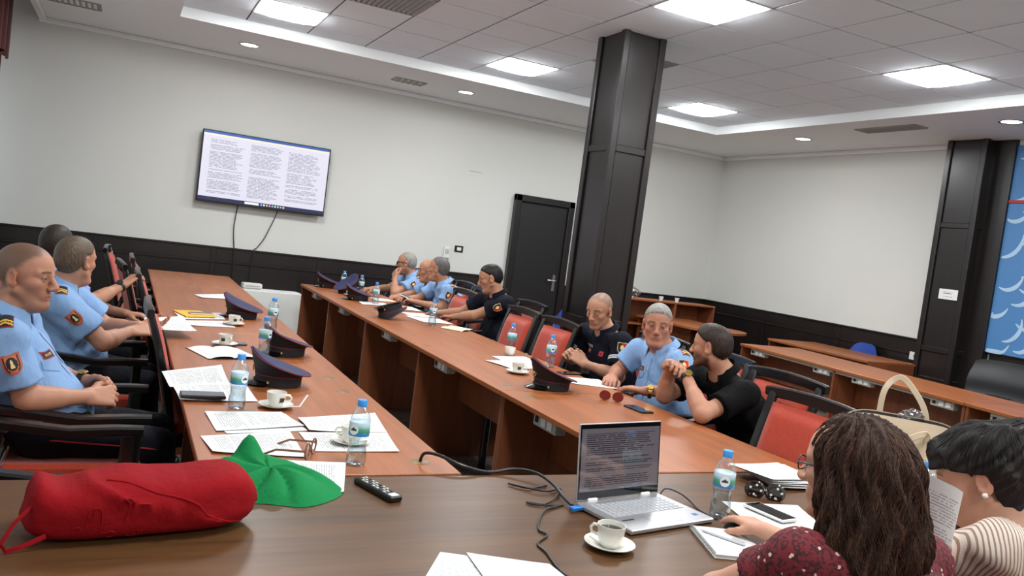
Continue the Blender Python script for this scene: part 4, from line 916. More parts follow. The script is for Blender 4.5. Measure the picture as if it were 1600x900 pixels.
# ------------------------------------------------------------------ smooth implicit figures -> meshes
def A(*p): return np.array(p, float)
def nrm(v): v = np.asarray(v, float); return v / max(np.linalg.norm(v), 1e-9)
class SDF:
    def __init__(s): s.p = []
    def cone(s, a, b, ra, rb, k=.02, lat=None, sc=1., cut=None, op='u'):
        s.p.append(('c', A(*a), A(*b), ra, rb, k, None if lat is None else nrm(lat), sc, cut, op)); return s
    def ell(s, c, r, R=None, k=.02, op='u', cut=None):
        s.p.append(('e', A(*c), np.asarray(r, float), np.eye(3) if R is None else np.asarray(R), None, k, None, 1., cut, op)); return s
    def mesh(s, h, fold=None, ext=None):
        lo = np.full(3, 1e9); hi = -lo
        bb = []
        for q in s.p:
            if q[0] == 'c':
                m = max(q[3], q[4]) * max(1., q[7]); a = np.minimum(q[1], q[2]) - m; b = np.maximum(q[1], q[2]) + m
            else:
                m = q[2].max(); a = q[1] - m; b = q[1] + m
            bb.append((a, b))
            if q[9] == 'u': lo = np.minimum(lo, a); hi = np.maximum(hi, b)
        pad = .03
        lo = lo - pad; hi = hi + pad
        n = np.ceil((hi - lo) / h).astype(int) + 1
        D = np.full(n, .05, np.float32)
        ax = [np.arange(n[i]) * h + lo[i] for i in range(3)]
        for q, (a, b) in zip(s.p, bb):
            k = q[5]; e = .015 + k
            i0 = np.clip(np.floor((a - e - lo) / h).astype(int), 0, n); i1 = np.clip(np.ceil((b + e - lo) / h).astype(int) + 1, 0, n)
            if np.any(i1 <= i0): continue
            X = ax[0][i0[0]:i1[0]][:, None, None]; Y = ax[1][i0[1]:i1[1]][None, :, None]; Z = ax[2][i0[2]:i1[2]][None, None, :]
            px, py, pz = X - q[1][0], Y - q[1][1], Z - q[1][2]
            if q[0] == 'c':
                if q[6] is not None:
                    l = q[6]; t = (px * l[0] + py * l[1] + pz * l[2]) * (1 - 1 / q[7])
                    px, py, pz = px - t * l[0], py - t * l[1], pz - t * l[2]
                ba = q[2] - q[1]; L = max(ba @ ba, 1e-9)
                t = np.clip((px * ba[0] + py * ba[1] + pz * ba[2]) / L, 0, 1)
                d = np.sqrt((px - t * ba[0]) ** 2 + (py - t * ba[1]) ** 2 + (pz - t * ba[2]) ** 2) - (q[3] + (q[4] - q[3]) * t)
            else:
                R = q[3]; r = q[2]
                u = [(px * R[i][0] + py * R[i][1] + pz * R[i][2]) for i in range(3)]
                k0 = np.sqrt(sum((u[i] / r[i]) ** 2 for i in range(3))); k1 = np.sqrt(sum((u[i] / r[i] ** 2) ** 2 for i in range(3)))
                d = k0 * (k0 - 1) / np.maximum(k1, 1e-6)
            if q[8] is not None:
                for (c, nv) in q[8]: d = np.maximum(d, (X - c[0]) * nv[0] + (Y - c[1]) * nv[1] + (Z - c[2]) * nv[2])
            sl = tuple(slice(i0[i], i1[i]) for i in range(3)); o = D[sl]
            if q[9] == 'u':
                hh = np.maximum(k - np.abs(o - d), 0) / max(k, 1e-6); D[sl] = np.minimum(o, d) - hh * hh * k * .25
            else:
                d = -d; hh = np.maximum(k - np.abs(o - d), 0) / max(k, 1e-6); D[sl] = np.maximum(o, d) + hh * hh * k * .25
        if fold or ext:
            X, Y, Z = ax[0][:, None, None], ax[1][None, :, None], ax[2][None, None, :]
            if ext: D = ext(D, X, Y, Z).astype(np.float32)
            if fold:
                am, f, sd = fold
                w1 = np.sin(f * (X * .9 + Z * .7 + .35 * Y) + sd + 1.7 * np.sin(f * .43 * (Y - Z) + sd * 2)); w2 = np.sin(f * 1.9 * (Y * .8 - Z * .9 + .3 * X) + 2.1 * np.sin(f * .6 * X + sd))
                D = (D + am * (w1 * .65 + w2 * .35)).astype(np.float32)
        return surface_nets(D, h, lo)
def surface_nets(D, h, lo):
    s = D < 0; n = D.shape
    c = np.zeros(tuple(q - 1 for q in n), np.int8)
    for i in (0, 1):
        for j in (0, 1):
            for k in (0, 1): c += s[i:n[0] - 1 + i, j:n[1] - 1 + j, k:n[2] - 1 + k]
    I = np.argwhere((c > 0) & (c < 8))
    idx = np.full(c.shape, -1, np.int32); idx[I[:, 0], I[:, 1], I[:, 2]] = np.arange(len(I))
    cor = np.array([(i, j, k) for i in (0, 1) for j in (0, 1) for k in (0, 1)])
    V = np.stack([D[I[:, 0] + q[0], I[:, 1] + q[1], I[:, 2] + q[2]] for q in cor], 1)
    acc = np.zeros((len(I), 3)); cnt = np.zeros(len(I))
    for a in range(8):
        for b in range(a + 1, 8):
            if np.abs(cor[a] - cor[b]).sum() != 1: continue
            va, vb = V[:, a], V[:, b]; m = (va < 0) != (vb < 0)
            t = np.where(m, va / np.where(m, va - vb, 1), 0)
            acc += np.where(m[:, None], cor[a] + t[:, None] * (cor[b] - cor[a]), 0); cnt += m
    P = lo + (I + acc / cnt[:, None]) * h
    F = []
    for axx in range(3):
        p, q = [(1, 2), (2, 0), (0, 1)][axx]
        sl0 = [slice(None)] * 3; sl1 = [slice(None)] * 3; sl0[axx] = slice(0, -1); sl1[axx] = slice(1, None)
        x = np.argwhere(s[tuple(sl0)] != s[tuple(sl1)])
        x = x[(x[:, p] > 0) & (x[:, q] > 0) & (x[:, p] < n[p] - 1) & (x[:, q] < n[q] - 1)]
        ep = np.zeros(3, int); ep[p] = 1; eq = np.zeros(3, int); eq[q] = 1
        g = lambda y: idx[y[:, 0], y[:, 1], y[:, 2]]
        f = np.stack([g(x), g(x - ep), g(x - ep - eq), g(x - eq)], 1)
        flip = ~s[x[:, 0], x[:, 1], x[:, 2]]; f[flip] = f[flip][:, ::-1]; F.append(f)
    F = np.concatenate(F); F = F[(F >= 0).all(1)]
    return P, F[:, ::-1]
def np_mesh(name, P, F, m, parent=None, base=(0, 0, 0), col=None):
    me = bpy.data.meshes.new(name); P = P - np.asarray(base, float)
    me.vertices.add(len(P)); me.vertices.foreach_set('co', P.astype(np.float32).ravel())
    me.loops.add(F.size); me.loops.foreach_set('vertex_index', F.astype(np.int32).ravel())
    me.polygons.add(len(F)); me.polygons.foreach_set('loop_start', np.arange(0, F.size, F.shape[1], dtype=np.int32))
    me.materials.append(m)
    if col is not None:
        ca = me.color_attributes.new('Col', 'FLOAT_COLOR', 'POINT'); ca.data.foreach_set('color', np.hstack([col, np.ones((len(col), 1))]).astype(np.float32).ravel())
    me.update(); me.validate(); me.shade_smooth()
    o = bpy.data.objects.new(name, me); COL.objects.link(o)
    if parent: o.parent = parent
    else: o.location = base
    return o
def sstep(a, b, x): t = np.clip((x - a) / (b - a), 0, 1); return t * t * (3 - 2 * t)

SKIN = vcol('skin', .5, var=.05, vs=90, bmp=.12, bs=500, sss=.06, spec=.35)
DECAL = vcol('embroidered_badge', .6, var=.08, vs=300)
EYEM = vcol('eye', .12, var=.01)
def cloth(name, c, rough=.8, var=.07, sheen=.05, spec=.2):
    m, t, b = new_mat(name); co = t.coord()
    n1 = t.noise(t.coord('Object', (13., 13., 6.)), 1., 4, .55); n2 = t.noise(co, 600., 2)
    t.put(b.inputs['Base Color'], t.mix(n1, tuple(q * (1 - var) for q in c), tuple(q * (1 + var) for q in c))); b.inputs['Roughness'].default_value = rough; b.inputs['Sheen Weight'].default_value = sheen; b.inputs['Specular IOR Level'].default_value = spec
    bump(t, b, t.m('ADD', t.m('MULTIPLY', n1, 1.), t.m('MULTIPLY', n2, .03)), .55, .03); return m
SHIRT = cloth('light_blue_uniform', srgb(130, 163, 204)); SHIRT3 = cloth('lilac_blue_uniform', srgb(140, 150, 206))
NAVY = cloth('navy_polo', srgb(13, 16, 28), sheen=0., spec=.15); BLACKC = cloth('black_polo', srgb(7, 7, 8), sheen=0., spec=.12); TROUS = cloth('dark_navy_trousers', srgb(13, 14, 23))
SHOEM = pm('black_shoe', srgb(14, 14, 14), .3)
def blouse_red():
    m, t, b = new_mat('red_floral_blouse'); co = t.coord()
    v = t.add('ShaderNodeTexVoronoi'); v.inputs['Scale'].default_value = 62.; t.l.new(co, v.inputs['Vector'])
    sp = t.add('ShaderNodeSeparateColor'); t.l.new(v.outputs['Color'], sp.inputs[0])
    wob = t.m('ADD', v.outputs['Distance'], t.m('MULTIPLY', t.noise(co, 280.), .3))
    fl = t.m('MULTIPLY', t.m('LESS_THAN', wob, .4), t.m('GREATER_THAN', sp.outputs[0], .62))
    lf = t.m('GREATER_THAN', t.noise(co, 120., 2), .52)
    c = t.mix(lf, srgb(112, 22, 30), srgb(58, 14, 22)); c = t.mix(fl, c, srgb(222, 186, 170))
    t.put(b.inputs['Base Color'], c); b.inputs['Roughness'].default_value = .8; return m
def blouse_stripe():
    m, t, b = new_mat('cream_striped_blouse'); s = t.add('ShaderNodeSeparateXYZ'); t.l.new(t.coord(), s.inputs[0])
    u = t.m('ADD', t.m('MULTIPLY', s.outputs[0], .95), t.m('MULTIPLY', s.outputs[1], -.45)); u = t.m('ADD', u, t.m('MULTIPLY', t.noise(t.coord(), 6.), .02))
    f = t.m('LESS_THAN', t.m('FRACT', t.m('MULTIPLY', u, 92.)), .38)
    t.put(b.inputs['Base Color'], t.mix(f, srgb(214, 202, 190), srgb(150, 122, 104))); b.inputs['Roughness'].default_value = .85; return m

def head_frame(face, pitch=0., roll=0.):
    """columns: x = person's right->left is +x ... (x lateral, y forward, z up)"""
    f = nrm(face); up = A(0, 0, 1); f = nrm(f - up * (f @ up)); x = np.cross(f, up)      # x = person's right
    c, s = math.cos(pitch), math.sin(pitch); f2 = f * c - up * s; u2 = up * c + f * s
    c, s = math.cos(roll), math.sin(roll); x2 = x * c + u2 * s; u3 = u2 * c - x * s
    return np.stack([x2, f2, u3])       # rows
def add_head(B, C, R, sc=1., fat=0., lid=.0025, female=False, nose=1.):
    def W(p): return C + (A(*p) * sc) @ R
    e = lambda c, r, k=.02, op='u', cut=None: B.ell(W(c), A(*r) * sc, R, k, op, cut)
    cn = lambda a, b, ra, rb, k=.015, op='u': B.cone(W(a), W(b), ra * sc, rb * sc, k, op=op)
    e((0, -.018, .032), (.074, .094, .086), .02); e((0, .022, .03), (.064, .066, .07), .03)
    e((0, .022, -.042), (.055 + fat * .6, .062, .066), .022)
    for s in (-1, 1):
        cn((s * (.052 + fat * .4), -.006, -.052), (s * .018, .064, -.1 - fat * .1), .017 + fat * .3, .0165, .014)
        e((s * .041, .05, -.02), (.021 + fat * .3, .026, .02), .02)
        cn((s * .046, .064, .021), (s * .012, .08, .019), .012, .011, .012)
        e((s * .031, .0975, .002), (.016, .0155, .0105), .012, 's')
        EC = W((s * .031, .0725, .001))
        B.ell(EC, A(.0145, .0145, .0145) * sc, R, .003, 'u', [(EC + R[2] * lid * sc, -R[2])])
        B.ell(EC, A(.0142, .0142, .0142) * sc, R, .003, 'u', [(EC - R[2] * (.0045 if lid > 0 else .002) * sc, R[2])])
        e((s * .012, .096, -.036), (.010, .011, .008), .006)
        # ear
        ER = np.stack([R[0] * .94 - s * R[1] * .34, R[1] * .94 + s * R[0] * .34, R[2]])
        B.ell(W((s * .078, -.014, -.006)), A(.010, .021, .033) * sc, ER, .006); B.ell(W((s * .088, -.008, -.002)), A(.007, .012, .02) * sc, ER, .005, 's')
        cn((s * .076, .0, -.024), (s * .076, -.004, -.034), .008, .007, .005)
    e((0, .07, -.1), (.021, .018, .017), .014)
    if fat: e((0, .03, -.105), (.045, .045, .03), .03)
    cn((0, .084, .012), (0, .107 * nose, -.03), .0085, .0115, .012); e((0, .104 * nose, -.034), (.0125, .012, .0105), .008)
    e((0, .072, -.066), (.03, .017, .021), .014)
    cn((-.02, .081, -.0645), (0, .0862, -.0625), .004, .0048, .004); cn((.02, .081, -.0645), (0, .0862, -.0625), .004, .0048, .004); cn((-.015, .083, -.074), (.015, .083, -.074), .0052, .0052, .004)
    e((0, .098, -.0685), (.024, .0125, .0016), .002, 's')
    return W
def head_colors(P, C, R, sc, skin, brow, stub=0., buzz=None, recede=0., lip=(.62, .3, .26)):
    q = ((P - C) @ R.T) / sc; x, y, z = q.T; ax = np.abs(x); col = np.tile(np.asarray(skin, float), (len(P), 1))
    inh = (z > -.13) & (ax < .11) & (np.abs(y) < .14)
    def mixc(m, c): nonlocal col; m = (m * inh)[:, None]; col = col * (1 - m) + np.asarray(c) * m
    red = np.asarray(skin) * A(1.02, .82, .78)
    mixc(sstep(.03, .0, np.hypot(ax - .042, z + .03)) * (y > .03) * .5, red); mixc(sstep(.02, .005, np.hypot(x, z + .033)) * (y > .08) * .6, red); mixc((ax > .072) * sstep(.04, .02, np.abs(z + .005)) * (np.abs(y + .01) < .03) * .6, red)
    if stub: mixc(stub * sstep(-.03, -.058, z + .1 * np.maximum(0, .03 - y)) * sstep(-.03, -.005, y) * sstep(-.145, -.12, z), np.asarray(skin) * (A(.42, .40, .42) if stub < .7 else A(.2, .17, .17)))
    mixc(sstep(.0125, .006, np.abs(z + .069) + .25 * ax) * (y > .075) * .6, np.asarray(skin) * A(.86, .6, .56)); mixc(sstep(.0022, .001, np.abs(z + .0685)) * (ax < .021) * (y > .07) * .7, np.asarray(skin) * .35)
    mixc(.85 * sstep(.0065, .0015, np.abs(z - .0255 + .25 * np.maximum(0, ax - .035) - .05 * (ax - .03))) * sstep(.009, .016, ax) * sstep(.056, .045, ax) * (y > .04), brow)
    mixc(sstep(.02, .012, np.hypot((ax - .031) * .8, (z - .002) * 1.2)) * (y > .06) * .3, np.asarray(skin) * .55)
    if buzz is not None: mixc(sstep(-.012, .02, scalp(q, recede) + .003 * np.sin(x * 300 + 40 * y) * np.sin(z * 260)) * buzz[1], buzz[0])
    return col
def scalp(q, recede=0.):
    """>0 where hair grows (head frame, unit size)"""
    x, y, z = q[..., 0], q[..., 1], q[..., 2]
    yA = np.interp(z, [-.02, .0, .03, .055, .085, .12], [.006, .012, .024 - recede * .4, .05 - recede, .086 - recede * 1.2, .09 - recede * 1.6]) - np.abs(x) * .12
    zB = np.interp(y, [-.12, -.06, -.035, -.022, .005, .02], [-.055, -.062, -.045, .02, .018, -.012])
    return np.minimum(yA - y, z - zB)
def add_hand(B, wr, d, n, side, curl=(.5,) * 4, thumb=(.35, .5), spread=.04, sc=1., kk=.004):
    d = nrm(d); n = nrm(n - d * (np.dot(n, d))); t = np.cross(n, d) * (1 if side == 'L' else -1)
    kx = [.030, .010, -.010, -.029]; kl = [.088, .092, .087, .078]; fl = [.07, .078, .072, .056]
    for i in range(4):
        K = wr + d * kl[i] * sc + t * kx[i] * sc
        B.cone(wr + t * kx[i] * .55 * sc - n * .0, K, .0185 * sc, .0125 * sc, .012, lat=n, sc=.85)
        a = 0.; p = K; dd = nrm(d + t * (1.5 - i) * spread)
        for j, (fr, ra, rb) in enumerate(((.45, .0102, .0092), (.32, .0092, .0084), (.23, .0084, .0072))):
            a += curl[i] * (1., 1.15, .8)[j]; v = dd * math.cos(a) + n * math.sin(a); q = p + v * fl[i] * fr * sc
            B.cone(p, q, ra * sc, rb * sc, kk); p = q
    b = wr + d * .022 * sc + t * .022 * sc + n * .006
    v1 = nrm(t * .75 + d * .75 + n * thumb[0]); m = b + v1 * .042 * sc; v2 = nrm(d * .95 + t * (.55 - thumb[1]) + n * thumb[0]); m2 = m + v2 * .032 * sc; v3 = nrm(d * .9 + t * (.25 - thumb[1]) + n * thumb[0] * 1.3)
    B.cone(b, m, .016 * sc, .0125 * sc, .01); B.cone(m, m2, .0118 * sc, .0105 * sc, kk); B.cone(m2, m2 + v3 * .026 * sc, .0105 * sc, .0085 * sc, kk)
def decal(bvh, c, d, up, w, h, fn, name, parent, base, n=30, off=.0025, mat=None, d0=.12):
    d = nrm(d); up = nrm(np.asarray(up, float) - d * np.dot(up, d)); rt = np.cross(d, up); V = []; ok = []
    for j in range(n + 1):
        for i in range(n + 1):
            u, v = 2 * i / n - 1, 2 * j / n - 1
            p = c + rt * u * w / 2 + up * v * h / 2 - d * d0
            hit = bvh.ray_cast(Vector(p), Vector(d), .4)
            ok.append(hit[0] is not None and (hit[3] < d0 + .09)); V.append(np.array(hit[0] if hit[0] is not None else p) - d * off)
    mb = MB(); mb.c = []; used = {}
    for j in range(n):
        for i in range(n):
            u, v = 2 * (i + .5) / n - 1, 2 * (j + .5) / n - 1; cc = fn(u, v); q = (j * (n + 1) + i, j * (n + 1) + i + 1, (j + 1) * (n + 1) + i + 1, (j + 1) * (n + 1) + i)
            if cc is None or not all(ok[a] for a in q): continue
            mb.f.append(tuple(range(len(mb.v), len(mb.v) + 4))); mb.mi.append(0)
            for a in q: mb.v.append(tuple(V[a] - base)); mb.c.append(cc)
    if not mb.f: return None
    return mb.build(name, mat or DECAL, parent, smooth=False)
GOLD = srgb(214, 170, 60); DNAVY = srgb(26, 20, 30); CRIM = srgb(150, 30, 40); WHT = srgb(225, 225, 225)
def shield(u, v): 
    half = .92 if v > -.05 else .92 * math.sqrt(max(0, 1 - ((-.05 - v) / .95) ** 2))
    return (abs(u) < half and v < .86 + .1 * abs(u), half)
def badge_state(u, v):      # red and black shield with a gold device
    k, hf = shield(u, v)
    if not k: return None
    if abs(u) > hf - .13 or v > .78: return srgb(200, 176, 120)
    r = math.hypot(u * 1.3, v - .05)
    if r < .42: return srgb(235, 205, 110) if (abs(u) < .12 or r > .3 or v > .2) else srgb(240, 225, 170)
    return srgb(178, 30, 34) if u > 0 else srgb(24, 22, 24)
def badge_round(u, v):      # dark shield, copper rim, pale figure
    k, hf = shield(u, v)
    if not k: return None
    if abs(u) > hf - .2 or v > .7 or v < -.72: return srgb(178, 92, 66)
    if abs(u) > hf - .34: return DNAVY
    r = math.hypot(u * 1.1, v)
    if abs(u) < .09 + .16 * max(0, .35 - v) and -.42 < v < .42: return srgb(226, 206, 140)
    return srgb(196, 110, 70) if r > .6 else DNAVY
def epaulette(u, v):
    if abs(u) > .95 or abs(v) > .95: return None
    if abs(u) > .84 or v < -.88: return CRIM
    for c in (-.55, -.3):
        if abs(v - c + .22 * abs(u)) < .075: return GOLD
    return DNAVY
def name_tag(u, v):
    if abs(u) > .92 or abs(v) > .72: return CRIM
    return srgb(206, 166, 90) if (abs(v) < .36 and abs(u) < .74 and int((u + 1) * 11) % 3 != 0) else DNAVY
def small_flag(u, v): return CRIM if abs(u) > .85 or abs(v) > .8 else (srgb(190, 30, 36) if math.hypot(u, v) > .4 else DNAVY)
def stripes(u, v): return srgb(200, 204, 206) if .15 < abs(v) < .85 else None
def text_decal(bvh, s, c, d, up, size, name, parent, base, m):
    cu = bpy.data.curves.new(name, 'FONT'); cu.body = s; cu.size = size; cu.align_x = 'CENTER'; cu.resolution_u = 2
    o = bpy.data.objects.new(name, cu); COL.objects.link(o); me = bpy.data.meshes.new_from_object(o.evaluated_get(bpy.context.evaluated_depsgraph_get())); bpy.data.objects.remove(o)
    d = nrm(d); up = nrm(np.asarray(up, float) - d * np.dot(up, d)); rt = np.cross(d, up)
    for v in me.vertices:
        p = np.asarray(c) + rt * v.co.x + up * v.co.y; hit = bvh.ray_cast(Vector(p - d * .12), Vector(d), .4)
        p = np.array(hit[0]) - d * .003 if hit[0] is not None and hit[3] < .22 else p
        v.co = Vector(p - base)
    me.materials.clear(); me.materials.append(m); o = bpy.data.objects.new(name, me); COL.objects.link(o); o.parent = parent; return o
def collar(C, axis, fwd, m, parent, base, r0=.066, h=.034, gap=.42, w=.03, point=.03):
    ax = nrm(axis); f = nrm(fwd - ax * np.dot(fwd, ax)); x = np.cross(f, ax); n = 26; sec = []; mb = MB()
    for k in range(n + 1):
        t = gap + (2 * math.pi - 2 * gap) * k / n; fr = abs(math.cos(t / 2)) ** 6
        dr = f * math.cos(t) + x * math.sin(t)
        drop = point * fr; lean = .012 * math.cos(t)
        pr = [(r0, -.012), (r0 + .002, h), (r0 + .009, h + .003), (r0 + w, h - .034 - drop), (r0 + w - .004, h - .036 - drop), (r0 + .008, h - .006), (r0 + .004, -.012)]
        sec.append([C + dr * (rr * (1.0 + .05 * math.cos(t))) + ax * (zz - .018 * math.cos(t)) - base for rr, zz in pr])
    L = 7; mb.v = [tuple(p) for s in sec for p in s]
    for i in range(n):
        for j in range(L): mb.f.append((i * L + j, i * L + (j + 1) % L, (i + 1) * L + (j + 1) % L, (i + 1) * L + j))
    mb.f += [tuple(range(L)), tuple(n * L + j for j in range(L))]; mb.mi = [0] * len(mb.f)
    return mb.build('collar', m, parent, ang=50)
def wristwatch(wr, d, n, parent, base, strap, face, r=.031):
    d = nrm(d); n = nrm(n - d * np.dot(n, d)); t = np.cross(d, n); mb = MB(); N = 20
    for a, b in ((-.010, .0), (.010, .0)):
        for k in range(N):
            th = 2 * math.pi * k / N; mb.v.append(tuple(wr + d * a + (n * math.cos(th) + t * math.sin(th)) * r - base))
    for rr in (r + .004,):
        for a in (-.010, .010):
            for k in range(N):
                th = 2 * math.pi * k / N; mb.v.append(tuple(wr + d * a + (n * math.cos(th) + t * math.sin(th)) * rr - base))
    for k in range(N):
        k2 = (k + 1) % N
        mb.f += [(2 * N + k, 2 * N + k2, 3 * N + k2, 3 * N + k), (k, k2, 2 * N + k2, 2 * N + k), (N + k, N + k2, 3 * N + k2, 3 * N + k)]
    mb.mi = [0] * len(mb.f); w = mb.build('wristwatch', strap, parent)
    M = Matrix((( t[0], d[0], n[0], 0), (t[1], d[1], n[1], 0), (t[2], d[2], n[2], 0), (0, 0, 0, 1))); M.translation = Vector(wr + n * (r + .002) - base)
    MB().lathe([(.019, 0), (.02, .006), (.017, .009), (.0001, .009)], 20, M=M).build('watch_case', face, w); return w
HAIRS = {}
def hair_mat(name, c, shine=.45):
    if name in MATS: return MATS[name]
    m, t, b = new_mat(name); v = t.coord('Object', (230., 230., 26.)); nz = t.noise(v, 1., 3, .6)
    t.put(b.inputs['Base Color'], t.mix(t.m('MULTIPLY_ADD', nz, 2.4, -.7), tuple(q * .45 for q in c), tuple(min(1, q * 1.6) for q in c))); b.inputs['Roughness'].default_value = shine; b.inputs['Specular IOR Level'].default_value = .22
    bump(t, b, nz, .55, .0025); MATS[name] = m; return m
def person(label, g, J, shirt, style='uniform', skin=(206, 158, 130), brow=(52, 38, 30), face=(0, 1, 0), pitch=0., roll=0., hs=1., fat=0., lid=.0025, hair=None, recede=0., buzz=None, stub=0.,
           fwd=(-1, 0, 0), vox=.0045, belly=0., thick=1., hands=None, sleeve=.6, fold=.005, group='people seated at the tables', female=False, nose=1.):
    J = {k: A(*v) for k, v in J.items()}; fwd = nrm(fwd); left = np.cross(A(0, 0, 1), fwd); up = A(0, 0, 1)
    base = A(J['pel'][0], J['pel'][1], 0); skn = np.asarray(srgb(skin[0] * .88, skin[1] * .85, skin[2] * .82)); R = head_frame(face, pitch, roll); HC = J['head']
    nk = J['neck']; pel = J['pel']; ch = J.get('chest', nk * .72 + pel * .28 - fwd * .01)
    shL = J.get('shL', nk - up * .05 + left * .18 * thick); shR = J.get('shR', nk - up * .05 - left * .18 * thick)
    lat = nrm(shL - shR); B = SDF()
    W = add_head(B, HC, R, hs, fat, lid, female, nose)
    nr = .05 if female else .057 + fat * .4
    B.cone(W((0, -.022, -.055)), nk + up * .0 - fwd * .005, nr, nr * 1.08, .014)
    B.cone(nk - up * .02, ch, .07, .10, .04, lat, 1.4); B.cone(ch, pel + up * .1, .1, .1, .04, lat, 1.25)
    for s, sh in (('L', shL), ('R', shR)):
        B.cone(nk - up * .055, sh, .036, .048, .03)
        el, wr = J['el' + s], J['wr' + s]; ar = (.040 if female else .048) * (thick * .5 + .5)
        B.cone(sh, el, ar * 1.08, ar * .84, .02); B.cone(el, wr, ar * .84, .0275 if not female else .024, .02); B.cone(el * .8 + wr * .2, el * .55 + wr * .45, ar * .9, ar * .78, .02)
        hd = (hands or {}).get(s, {}); dv = hd.get('d'); dv = nrm(wr - el) if dv is None else nrm(dv)
        add_hand(B, wr + dv * .004, dv, A(*hd.get('n', (0, 0, -1))), s, hd.get('curl', (.35, .4, .45, .5)), hd.get('thumb', (.4, .5)), sc=.94 if female else 1.04)
    P, F = B.mesh(vox)
    col = head_colors(P, HC, R, hs, skn, srgb(*brow), stub, buzz, recede)
    o = np_mesh('person', P, F, SKIN, None, tuple(base), col); tag(o, label, 'person', group)
    # eyes
    for s in (-1, 1):
        mb = MB(); mb.lathe([(.0128 * hs * math.sin(a), -.0128 * hs * math.cos(a)) for a in [math.pi * k / 12 for k in range(13)]], 16); mb.v = [tuple(np.array(p)) for p in mb.v]
        EC = W((s * .031, .0725, .001)); mb.c = []; V = []
        gz = nrm(R[1] - R[2] * (.3 if lid < 0 else .05))
        ux = nrm(np.cross(gz, A(0, 0, 1))); uy = np.cross(ux, gz)
        for p in mb.v:
            ang = math.acos(max(-1, min(1, p[2] / (.0128 * hs)))); mb.c.append(srgb(24, 18, 16) if ang < .25 else srgb(78, 54, 38) if ang < .5 else srgb(118, 108, 102))
            V.append(tuple(EC + ux * p[0] + uy * p[1] + gz * p[2] - base))
        mb.v = V; mb.build('eye', EYEM, o)
    # shirt
    T = SDF(); pad = .012 * thick
    T.cone(nk - up * .045 - fwd * .01, ch, .078 * thick, .118 * thick, .05, lat, 1.42); T.cone(ch, pel * .55 + ch * .45, .122 * thick, .125 * thick + belly * .4, .05, lat, 1.28)
    T.cone(pel * .55 + ch * .45 + fwd * belly * .5, pel + up * .05 + fwd * belly * .3, .125 * thick + belly * .4, .135 * thick + belly * .3, .05, lat, 1.25)
    cuts = {}
    for s, sh in (('L', shL), ('R', shR)):
        el = J['el' + s]; a = nrm(el - sh); cf = sh + (el - sh) * sleeve; cuts[s] = (cf, a, sh)
        T.cone(nk - up * .043 + (sh - nk) * .22, sh, .055 * thick, .064 * thick, .035); w0 = (.058 if female else .068) * thick
        T.cone(sh, cf + a * .05, w0, w0 * 1.06, .03, cut=[(cf, a)])
    NC = nk + up * (.028 if style != 'blouse' else .02); na = nrm(HC - nk)
    P2, F2 = T.mesh(.0075 if vox < .005 else .010, fold=(fold, 34., sum(nk) * 3))
    so = np_mesh('blouse' if female else 'shirt', P2, F2, shirt, o, base)
    bv = BVHTree.FromPolygons([Vector(p) for p in P2], [tuple(f) for f in F2.tolist()])
    if style in ('uniform', 'polo'): collar(nk + up * .014 + fwd * .004, nrm(na + up * .8), fwd, shirt, o, base, r0=nr + .009, h=.036, w=.038 if style == 'uniform' else .03, point=.04 if style == 'uniform' else .024, gap=.5)
    # trousers and shoes
    G = SDF(); G.cone(pel + up * .03 - left * .05, pel + up * .03 + left * .05, .135 * thick, .135 * thick, .04)
    kn = {}
    for s, q in (('L', 1), ('R', -1)):
        k = J.get('kn' + s, pel + fwd * .42 + left * q * .13 + up * (-.01)); k = k.copy(); k[2] = min(k[2], .53); an = J.get('an' + s, A(k[0] + fwd[0] * .04, k[1] + fwd[1] * .04, .1)); kn[s] = k
        G.cone(pel + left * q * .09, k, .092 * thick, .066, .04); G.cone(k, an, .064, .05, .02, cut=[(A(0, 0, .07), A(0, 0, -1))])
        Q = SDF(); Q.cone((an[0], an[1], .045), tuple(A(an[0], an[1], .04) + fwd * .15), .042, .036, .02, cut=[(A(0, 0, 0.002), A(0, 0, -1))])
        p3, f3 = Q.mesh(.01); np_mesh('shoe', p3, f3, SHOEM, o, base)
    p3, f3 = G.mesh(.011, fold=(.003, 30., 1.)); np_mesh('trousers', p3, f3, TROUS, o, base)
    if hair: hair(o, base, HC, R, hs)
    return dict(o=o, base=base, bv=bv, cuts=cuts, R=R, HC=HC, W=W, nk=nk, shL=shL, shR=shR, left=left, fwd=fwd, ch=ch, kn=kn, pel=pel, J=J, hs=hs)
def short_hair(m, recede=0., thick=.008, top=.012, noise=.0015, part=None):
    def f(o, base, C, R, hs):
        H = SDF()
        def W(p): return C + (A(*p) * hs) @ R
        t = thick
        H.ell(W((0, -.018, .032)), A(.074 + t * .7, .094 + t, .086 + t) * hs, R, .02); H.ell(W((0, .018, .03 + top * .7)), A(.062 + t * .6, .064 + t * .6, .072 + top * .5) * hs, R, .03)
        H.cone(W((0, -.05, -.01)), W((0, -.045, -.05)), (.056 + t * .4) * hs, .05 * hs, .03)
        def ext(D, X, Y, Z):
            q = np.stack(np.broadcast_arrays(X - C[0], Y - C[1], Z - C[2]), -1) @ R.T / hs
            n = noise * .55 * (np.sin(q[..., 0] * 430 + 3 * np.sin(q[..., 1] * 60)) * .5 + np.sin(q[..., 1] * 330 + q[..., 2] * 210 + 2 * np.sin(q[..., 0] * 80)) * .5)
            n3 = .004 * np.sin(q[..., 0] * 420 + 5 * np.sin(q[..., 1] * 90 + q[..., 2] * 70)) + .003 * np.sin(q[..., 1] * 350 + q[..., 2] * 280)
            sc_ = scalp(q, recede) + n3 * .7
            return np.maximum(D + n + (t + .002) * (1 - np.clip(sc_ / .026, 0, 1)), -sc_ * .8)
        P, F = H.mesh(.004, ext=ext)
        if len(P): np_mesh('hair', P, F, m, o, base)
    return f
